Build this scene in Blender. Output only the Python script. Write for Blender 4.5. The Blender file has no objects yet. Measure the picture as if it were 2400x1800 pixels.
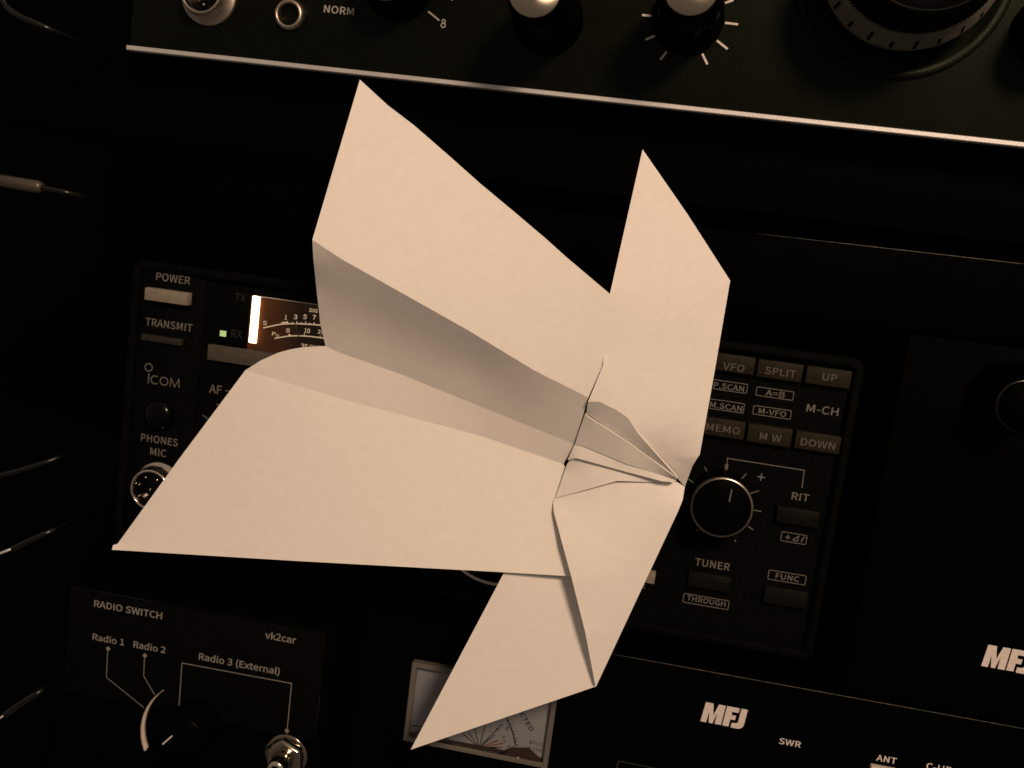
import bpy, bmesh, math, random
import numpy as np
from mathutils import Vector, Matrix
from mathutils.geometry import tessellate_polygon, delaunay_2d_cdt

random.seed(4)
S = 0.001                      # everything below is laid out in millimetres; y = 0 is the radios' front panel, -y is towards the viewer
scene = bpy.context.scene
COL = scene.collection

# ------------------------------------------------------------------ camera, world, lamp, exposure
cam_d = bpy.data.cameras.new('camera')
cam = bpy.data.objects.new('camera', cam_d)
COL.objects.link(cam)
scene.camera = cam
cam_d.sensor_width = 36.0
cam_d.lens = 34.5000
cam_d.clip_start = 0.01
cam_d.clip_end = 20.0
cam.matrix_world = Matrix(((0.981125, -0.144925, 0.128028, 0.040908), (0.146341, 0.123668, -0.981474, -0.313606), (0.126407, 0.981684, 0.142542, 0.045546), (0.000000, 0.000000, 0.000000, 1.000000)))
cam_d.dof.use_dof = True
cam_d.dof.focus_distance = 0.285
cam_d.dof.aperture_fstop = 28.0

world = bpy.data.worlds.new('World')
scene.world = world
world.use_nodes = True
wn = world.node_tree
wbg = wn.nodes['Background']
tc = wn.nodes.new('ShaderNodeTexCoord')
sx = wn.nodes.new('ShaderNodeSeparateXYZ')
wr = wn.nodes.new('ShaderNodeValToRGB')
wr.color_ramp.elements[0].position = 0.0
wr.color_ramp.elements[0].color = (0.22, 0.17, 0.135, 1)
wr.color_ramp.elements[1].position = 0.9
wr.color_ramp.elements[1].color = (1.0, 0.75, 0.57, 1)
wm = wn.nodes.new('ShaderNodeMapRange')
wm.inputs['From Min'].default_value = -1
wn.links.new(tc.outputs['Generated'], sx.inputs[0])
wn.links.new(sx.outputs['Z'], wm.inputs['Value'])
wn.links.new(wm.outputs[0], wr.inputs[0])
wn.links.new(wr.outputs[0], wbg.inputs['Color'])
wbg.inputs['Strength'].default_value = 0.31

LAMP_DIR = Vector((0.36, -0.78, 0.52)).normalized()
ld = bpy.data.lights.new('room_lamp', 'AREA')
ld.shape = 'DISK'
ld.size = 0.20
ld.energy = 11.0
ld.color = (1.0, 0.692, 0.472)
lamp = bpy.data.objects.new('room_lamp', ld)
COL.objects.link(lamp)
lamp.location = LAMP_DIR * 1.1
lamp.rotation_euler = LAMP_DIR.to_track_quat('Z', 'Y').to_euler()

scene.view_settings.view_transform = 'Standard'
scene.view_settings.look = 'None'
scene.view_settings.exposure = 0.0
scene.view_settings.gamma = 1.0
scene.view_settings.use_curve_mapping = False
scene.render.engine = 'CYCLES'
scene.cycles.max_bounces = 8
scene.cycles.caustics_reflective = False
scene.cycles.caustics_refractive = False


# ------------------------------------------------------------------ materials
def mat(name, base, rough=0.5, metal=0.0, spec=0.5, grain=0.0, grain_scale=900.0, bump=0.0, bump_scale=1500.0,
        wear=0.0, coat=0.0, aniso=0.0, tint=None):
    m = bpy.data.materials.new(name)
    m.use_nodes = True
    nt = m.node_tree
    b = nt.nodes['Principled BSDF']
    b.inputs['Base Color'].default_value = (*base, 1)
    b.inputs['Roughness'].default_value = rough
    b.inputs['Metallic'].default_value = metal
    b.inputs['Specular IOR Level'].default_value = spec
    b.inputs['Coat Weight'].default_value = coat
    b.inputs['Anisotropic'].default_value = aniso
    if tint:
        b.inputs['Specular Tint'].default_value = (*tint, 1)
    if aniso:
        tg = nt.nodes.new('ShaderNodeTangent')
        tg.direction_type = 'RADIAL'
        tg.axis = 'Y'
        nt.links.new(tg.outputs[0], b.inputs['Tangent'])
    co = nt.nodes.new('ShaderNodeTexCoord')
    if grain:
        n = nt.nodes.new('ShaderNodeTexNoise')
        n.inputs['Scale'].default_value = grain_scale
        n.inputs['Detail'].default_value = 4
        nt.links.new(co.outputs['Object'], n.inputs['Vector'])
        r = nt.nodes.new('ShaderNodeValToRGB')
        r.color_ramp.elements[0].position = 0.3
        r.color_ramp.elements[1].position = 0.7
        r.color_ramp.elements[0].color = tuple(c * (1 - grain) for c in base) + (1,)
        r.color_ramp.elements[1].color = tuple(min(1, c * (1 + grain)) for c in base) + (1,)
        nt.links.new(n.outputs['Fac'], r.inputs[0])
        nt.links.new(r.outputs[0], b.inputs['Base Color'])
    if wear:
        n2 = nt.nodes.new('ShaderNodeTexNoise')
        n2.inputs['Scale'].default_value = 70
        n2.inputs['Detail'].default_value = 5
        nt.links.new(co.outputs['Object'], n2.inputs['Vector'])
        mr = nt.nodes.new('ShaderNodeMapRange')
        mr.inputs['From Min'].default_value = 0.3
        mr.inputs['From Max'].default_value = 0.7
        mr.inputs['To Min'].default_value = max(0.03, rough - wear)
        mr.inputs['To Max'].default_value = rough + wear
        nt.links.new(n2.outputs['Fac'], mr.inputs['Value'])
        nt.links.new(mr.outputs[0], b.inputs['Roughness'])
    if bump:
        n3 = nt.nodes.new('ShaderNodeTexNoise')
        n3.inputs['Scale'].default_value = bump_scale
        n3.inputs['Detail'].default_value = 3
        nt.links.new(co.outputs['Object'], n3.inputs['Vector'])
        bp = nt.nodes.new('ShaderNodeBump')
        bp.inputs['Strength'].default_value = bump
        bp.inputs['Distance'].default_value = 0.0004
        nt.links.new(n3.outputs['Fac'], bp.inputs['Height'])
        nt.links.new(bp.outputs[0], b.inputs['Normal'])
    return m


def emit(name, col, strength):
    m = bpy.data.materials.new(name)
    m.use_nodes = True
    b = m.node_tree.nodes['Principled BSDF']
    b.inputs['Base Color'].default_value = (0.02, 0.02, 0.02, 1)
    b.inputs['Emission Color'].default_value = (*col, 1)
    b.inputs['Emission Strength'].default_value = strength
    return m


def paper_material():
    m = bpy.data.materials.new('paper')
    m.use_nodes = True
    nt = m.node_tree
    b = nt.nodes['Principled BSDF']
    co = nt.nodes.new('ShaderNodeTexCoord')
    f = nt.nodes.new('ShaderNodeTexNoise')
    f.inputs['Scale'].default_value = 420
    f.inputs['Detail'].default_value = 6
    f.inputs['Roughness'].default_value = 0.65
    big = nt.nodes.new('ShaderNodeTexNoise')
    big.inputs['Scale'].default_value = 45
    big.inputs['Detail'].default_value = 3
    for n in (f, big):
        nt.links.new(co.outputs['Object'], n.inputs['Vector'])
    r = nt.nodes.new('ShaderNodeValToRGB')
    r.color_ramp.elements[0].position = 0.25
    r.color_ramp.elements[1].position = 0.75
    r.color_ramp.elements[0].color = (0.765, 0.745, 0.72, 1)
    r.color_ramp.elements[1].color = (0.825, 0.81, 0.795, 1)
    nt.links.new(f.outputs['Fac'], r.inputs[0])
    nt.links.new(r.outputs[0], b.inputs['Base Color'])
    b.inputs['Roughness'].default_value = 0.85
    b.inputs['Specular IOR Level'].default_value = 0.15
    bp = nt.nodes.new('ShaderNodeBump')
    bp.inputs['Strength'].default_value = 0.25
    bp.inputs['Distance'].default_value = 0.00012
    bp2 = nt.nodes.new('ShaderNodeBump')
    bp2.inputs['Strength'].default_value = 0.22
    bp2.inputs['Distance'].default_value = 0.0004
    nt.links.new(f.outputs['Fac'], bp.inputs['Height'])
    nt.links.new(big.outputs['Fac'], bp2.inputs['Height'])
    nt.links.new(bp2.outputs[0], bp.inputs['Normal'])
    nt.links.new(bp.outputs[0], b.inputs['Normal'])
    tr = nt.nodes.new('ShaderNodeBsdfTranslucent')
    tr.inputs['Color'].default_value = (0.72, 0.66, 0.58, 1)
    mx = nt.nodes.new('ShaderNodeMixShader')
    mx.inputs[0].default_value = 0.10
    nt.links.new(b.outputs[0], mx.inputs[1])
    nt.links.new(tr.outputs[0], mx.inputs[2])
    nt.links.new(mx.outputs[0], nt.nodes['Material Output'].inputs['Surface'])
    return m


def pane_material():
    m = bpy.data.materials.new('clear_window')
    m.use_nodes = True
    nt = m.node_tree
    nt.nodes.remove(nt.nodes['Principled BSDF'])
    t = nt.nodes.new('ShaderNodeBsdfTransparent')
    t.inputs['Color'].default_value = (0.93, 0.93, 0.91, 1)
    g = nt.nodes.new('ShaderNodeBsdfGlossy')
    g.inputs['Roughness'].default_value = 0.08
    fr = nt.nodes.new('ShaderNodeFresnel')
    fr.inputs['IOR'].default_value = 1.4
    mx = nt.nodes.new('ShaderNodeMixShader')
    nt.links.new(fr.outputs[0], mx.inputs[0])
    nt.links.new(t.outputs[0], mx.inputs[1])
    nt.links.new(g.outputs[0], mx.inputs[2])
    nt.links.new(mx.outputs[0], nt.nodes['Material Output'].inputs['Surface'])
    return m


M = dict(
    paper=paper_material(),
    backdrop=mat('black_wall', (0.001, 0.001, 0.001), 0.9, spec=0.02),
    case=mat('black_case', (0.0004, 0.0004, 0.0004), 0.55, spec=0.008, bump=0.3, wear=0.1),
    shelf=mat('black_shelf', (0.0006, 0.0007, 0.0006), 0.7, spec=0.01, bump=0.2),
    receiver=mat('olive_black_panel', (0.0026, 0.0029, 0.0018), 0.40, spec=0.105, grain=0.5, grain_scale=1100, bump=0.22, bump_scale=2600, wear=0.06, tint=(0.85, 1.0, 0.80)),
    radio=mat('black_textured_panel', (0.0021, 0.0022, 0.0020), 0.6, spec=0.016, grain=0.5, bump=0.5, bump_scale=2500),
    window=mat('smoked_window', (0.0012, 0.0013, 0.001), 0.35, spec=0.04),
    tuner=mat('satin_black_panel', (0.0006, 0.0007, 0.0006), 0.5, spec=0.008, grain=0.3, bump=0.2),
    label=mat('black_paper_label', (0.0022, 0.0021, 0.0018), 0.6, spec=0.02, grain=0.6, grain_scale=1500, bump=0.4),
    knob=mat('black_knob', (0.0008, 0.0008, 0.0008), 0.34, spec=0.022, wear=0.08),
    gloss=mat('gloss_black', (0.0008, 0.0008, 0.0008), 0.16, spec=0.12),
    chrome=mat('chrome', (0.62, 0.57, 0.50), 0.16, metal=1.0, wear=0.06),
    dull=mat('dull_nickel', (0.40, 0.36, 0.31), 0.36, metal=1.0, wear=0.1, bump=0.15, bump_scale=600),
    trim=mat('brushed_trim', (0.50, 0.51, 0.52), 0.42, metal=0.45, wear=0.1, bump=0.1),
    cap=mat('spun_aluminium', (0.44, 0.405, 0.33), 0.34, metal=1.0, wear=0.03, aniso=0.9),
    ring=mat('grey_dial_ring', (0.125, 0.12, 0.098), 0.45, spec=0.2, grain=0.15, grain_scale=300),
    print=mat('cream_print', (0.28, 0.275, 0.26), 0.7, spec=0.1, grain=0.2, grain_scale=2500),
    print_dim=mat('grey_print', (0.112, 0.11, 0.103), 0.7, spec=0.1, grain=0.3, grain_scale=2500),
    print_faint=mat('faint_print', (0.015, 0.0145, 0.0125), 0.7, spec=0.1),
    print_key=mat('key_print', (0.075, 0.074, 0.063), 0.7, spec=0.1),
    print_white=mat('white_print', (0.54, 0.50, 0.485), 0.6, spec=0.15, grain=0.16, grain_scale=1500),
    print_label=mat('label_print', (0.185, 0.182, 0.176), 0.7, spec=0.1, grain=0.3, grain_scale=2800),
    key_grey=mat('grey_key', (0.17, 0.155, 0.125), 0.6, spec=0.2, grain=0.12, bump=0.2),
    key_mid=mat('mid_grey_key', (0.055, 0.051, 0.042), 0.6, spec=0.15, grain=0.15, bump=0.2),
    key_olive=mat('olive_key', (0.0145, 0.0125, 0.0082), 0.5, spec=0.06, grain=0.25, bump=0.25),
    key_black=mat('black_key', (0.0042, 0.0040, 0.0032), 0.5, spec=0.06, grain=0.3),
    collar=mat('pale_collar', (0.48, 0.42, 0.37), 0.45, spec=0.3, grain=0.08),
    face=mat('white_meter_face', (0.34, 0.37, 0.45), 0.6, spec=0.2),
    frame=mat('clear_grey_frame', (0.10, 0.095, 0.085), 0.3, spec=0.3, wear=0.1),
    ink=mat('meter_ink', (0.008, 0.008, 0.012), 0.6),
    ink_red=mat('meter_red_ink', (0.26, 0.09, 0.07), 0.6),
    ink_gold=mat('meter_gold_ink', (0.16, 0.125, 0.07), 0.6),
    brown=mat('brown_cover', (0.03, 0.013, 0.008), 0.3, spec=0.4),
    scale=mat('brown_scale', (0.085, 0.030, 0.0075), 0.6, spec=0.02, grain=0.35, grain_scale=150),
    scale_ink=emit('lit_scale_ink', (1.0, 0.66, 0.40), 0.62),
    needle=mat('needle', (0.16, 0.085, 0.045), 0.5),
    bar=emit('lit_meter_bar', (1.0, 0.72, 0.45), 5.0),
    led=emit('green_led', (0.44, 0.56, 0.20), 1.0),
    dark_chrome=mat('dark_chrome', (0.26, 0.235, 0.20), 0.13, metal=1.0, wear=0.05),
    satin_chrome=mat('satin_chrome', (0.30, 0.275, 0.24), 0.27, metal=1.0, wear=0.05),
    black_chrome=mat('black_chrome', (0.035, 0.032, 0.028), 0.2, metal=1.0),
    plug_grey=mat('plug_grey', (0.085, 0.075, 0.062), 0.42, metal=0.6, wear=0.1),
    key_dark=mat('dark_grey_key', (0.020, 0.0185, 0.015), 0.6, spec=0.1, grain=0.2),
    ivory=mat('ivory_ring', (0.80, 0.76, 0.70), 0.5, spec=0.2),
    edge_glint=mat('edge_highlight', (0.034, 0.032, 0.028), 0.45, metal=0.2, grain=1.0, grain_scale=260),  # patchy pale grey that stands in for light caught on top edges
    pane=pane_material(),
    cable=mat('cable_rubber', (0.0012, 0.0012, 0.0011), 0.28, spec=0.42, wear=0.08),
)

# ------------------------------------------------------------------ helpers
ORIGIN = {}


def root(name, label, cat, loc, group=None):
    o = bpy.data.objects.new(name, None)
    o.empty_display_size = 0.02
    COL.objects.link(o)
    o.location = Vector(loc) * S
    ORIGIN[o.name] = Vector(loc) * S
    o['label'] = label
    o['category'] = cat
    if group:
        o['group'] = group
    return o


def obj(name, bm, m, parent=None, smooth=35, loc=None):
    org = ORIGIN[parent.name] if parent else Vector(loc or (0, 0, 0)) * S
    for v in bm.verts:
        v.co = v.co * S - org
    if smooth:
        for f in bm.faces:
            f.smooth = True
        for e in bm.edges:
            if len(e.link_faces) == 2 and e.calc_face_angle(0) > math.radians(smooth):
                e.smooth = False
    me = bpy.data.meshes.new(name)
    bm.to_mesh(me)
    bm.free()
    me.materials.append(m)
    o = bpy.data.objects.new(name, me)
    COL.objects.link(o)
    if parent:
        o.parent = parent
    else:
        o.location = org
    ORIGIN[o.name] = org
    return o


def box(bm, x0, x1, y0, y1, z0, z1, bev=0.0, seg=2):
    t = bmesh.new()
    bmesh.ops.create_cube(t, size=1)
    for v in t.verts:
        v.co = Vector(((x0 + x1) / 2 + v.co.x * (x1 - x0), (y0 + y1) / 2 + v.co.y * (y1 - y0), (z0 + z1) / 2 + v.co.z * (z1 - z0)))
    if bev:
        bmesh.ops.bevel(t, geom=t.edges[:], offset=bev, segments=seg, profile=0.5, affect='EDGES')
    merge(bm, t)
    return bm


def merge(bm, t):
    me = bpy.data.meshes.new('tmp')
    t.to_mesh(me)
    t.free()
    bm.from_mesh(me)
    bpy.data.meshes.remove(me)


def prism(bm, pts, y0, y1, bev=0.0):
    """outline in (x, z), counter-clockwise seen from the viewer, from y0 (front) to y1"""
    t = bmesh.new()
    a = [t.verts.new((p[0], y0, p[1])) for p in pts]
    f = t.faces.new(a)
    r = bmesh.ops.extrude_face_region(t, geom=[f])
    for v in [g for g in r['geom'] if isinstance(g, bmesh.types.BMVert)]:
        v.co.y = y1
    bmesh.ops.recalc_face_normals(t, faces=t.faces[:])
    if bev:
        ed = [e for e in t.edges if all(abs(v.co.y - y0) < 1e-6 for v in e.verts)]
        bmesh.ops.bevel(t, geom=ed, offset=bev, segments=2, profile=0.5, affect='EDGES')
    merge(bm, t)
    return bm


def lathe(bm, cx, cz, prof, seg=64, wob=None):
    """profile [(radius, y)] from back to front about the axis through (cx, cz)"""
    rings = []
    for i, (r, y) in enumerate(prof):
        if r < 1e-6:
            rings.append([bm.verts.new((cx, y, cz))])
        else:
            rr = []
            for k in range(seg):
                a = 2 * math.pi * k / seg
                q = r + (wob(i, k) if wob else 0)
                rr.append(bm.verts.new((cx + q * math.cos(a), y, cz + q * math.sin(a))))
            rings.append(rr)
    for a, b in zip(rings, rings[1:]):
        for k in range(seg):
            k2 = (k + 1) % seg
            if len(a) == 1:
                bm.faces.new((a[0], b[k2], b[k]))
            elif len(b) == 1:
                bm.faces.new((a[k], a[k2], b[0]))
            else:
                bm.faces.new((a[k], a[k2], b[k2], b[k]))
    return bm


def tube(bm, pts, rad, seg=14, caps=True):
    pts = [Vector(p) for p in pts]
    rings = []
    up = Vector((0.13, -1, 0.21)).normalized()
    for i, p in enumerate(pts):
        d = (pts[min(i + 1, len(pts) - 1)] - pts[max(i - 1, 0)]).normalized()
        u = d.cross(up).normalized()
        v = u.cross(d).normalized()
        r = rad[i] if isinstance(rad, (list, tuple)) else rad
        rings.append([bm.verts.new(p + (u * math.cos(2 * math.pi * k / seg) + v * math.sin(2 * math.pi * k / seg)) * r) for k in range(seg)])
    for a, b in zip(rings, rings[1:]):
        for k in range(seg):
            k2 = (k + 1) % seg
            bm.faces.new((a[k], a[k2], b[k2], b[k]))
    if caps:
        bm.faces.new(list(reversed(rings[0])))
        bm.faces.new(rings[-1])
    return bm


def smooth_path(pts, n=10):
    pts = [Vector(p) for p in pts]
    P = [pts[0] * 2 - pts[1]] + pts + [pts[-1] * 2 - pts[-2]]
    out = []
    for i in range(1, len(P) - 2):
        a, b, c, d = P[i - 1:i + 3]
        for k in range(n):
            t = k / n
            out.append(0.5 * ((2 * b) + (c - a) * t + (2 * a - 5 * b + 4 * c - d) * t * t + (3 * b - a - 3 * c + d) * t ** 3))
    out.append(pts[-1])
    return out


def flat(bm, loops, y):
    """a flat patch of paint facing the viewer; loops of (x, z), the later ones are holes"""
    vs = [bm.verts.new((p[0], y, p[1])) for l in loops for p in l]
    for t in tessellate_polygon([[Vector((p[0], p[1], 0)) for p in l] for l in loops]):
        a, b, c = (vs[i] for i in t)
        n = (b.co - a.co).cross(c.co - a.co)
        if n.length < 1e-9:
            continue
        try:
            bm.faces.new((a, b, c) if n.y < 0 else (a, c, b))
        except ValueError:
            pass


def stroke(bm, p, q, w, y, w2=None):
    p, q = Vector((p[0], p[1])), Vector((q[0], q[1]))
    d = (q - p).normalized()
    n = Vector((-d.y, d.x))
    w2 = w if w2 is None else w2
    flat(bm, [[p + n * w / 2, p - n * w / 2, q - n * w2 / 2, q + n * w2 / 2]], y)


def path(bm, pts, w, y):
    """an open painted line with mitred corners"""
    P = [Vector((p[0], p[1])) for p in pts]
    L, R = [], []
    for i, p in enumerate(P):
        d0 = (P[i] - P[i - 1]).normalized() if i else (P[1] - P[0]).normalized()
        d1 = (P[i + 1] - P[i]).normalized() if i < len(P) - 1 else d0
        n = Vector((-(d0 + d1).y, (d0 + d1).x)).normalized()
        k = w / 2 / max(0.4, n.dot(Vector((-d0.y, d0.x))))
        L.append(p + n * k)
        R.append(p - n * k)
    for i in range(len(P) - 1):
        flat(bm, [[L[i], R[i], R[i + 1], L[i + 1]]], y)


def disc(bm, c, r, y, n=24, r_in=0.0):
    o = [(c[0] + r * math.cos(2 * math.pi * k / n), c[1] + r * math.sin(2 * math.pi * k / n)) for k in range(n)]
    if r_in:
        i = [(c[0] + r_in * math.cos(2 * math.pi * k / n), c[1] + r_in * math.sin(2 * math.pi * k / n)) for k in range(n)]
        for k in range(n):
            k2 = (k + 1) % n
            flat(bm, [[o[k], o[k2], i[k2], i[k]]], y)
    else:
        flat(bm, [o], y)


def frame_line(bm, x0, x1, z0, z1, w, y, r=0.5):
    pts = []
    for cx, cz, a0 in ((x1 - r, z1 - r, 0), (x0 + r, z1 - r, 90), (x0 + r, z0 + r, 180), (x1 - r, z0 + r, 270)):
        for k in range(5):
            a = math.radians(a0 + k * 22.5)
            pts.append(((cx, cz), (math.cos(a), math.sin(a))))
    n = len(pts)
    for k in range(n):
        (c, d), (c2, d2) = pts[k], pts[(k + 1) % n]
        o = lambda c, d, q: (c[0] + d[0] * q, c[1] + d[1] * q)
        flat(bm, [[o(c, d, r), o(c2, d2, r), o(c2, d2, r - w), o(c, d, r - w)]], y)


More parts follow.
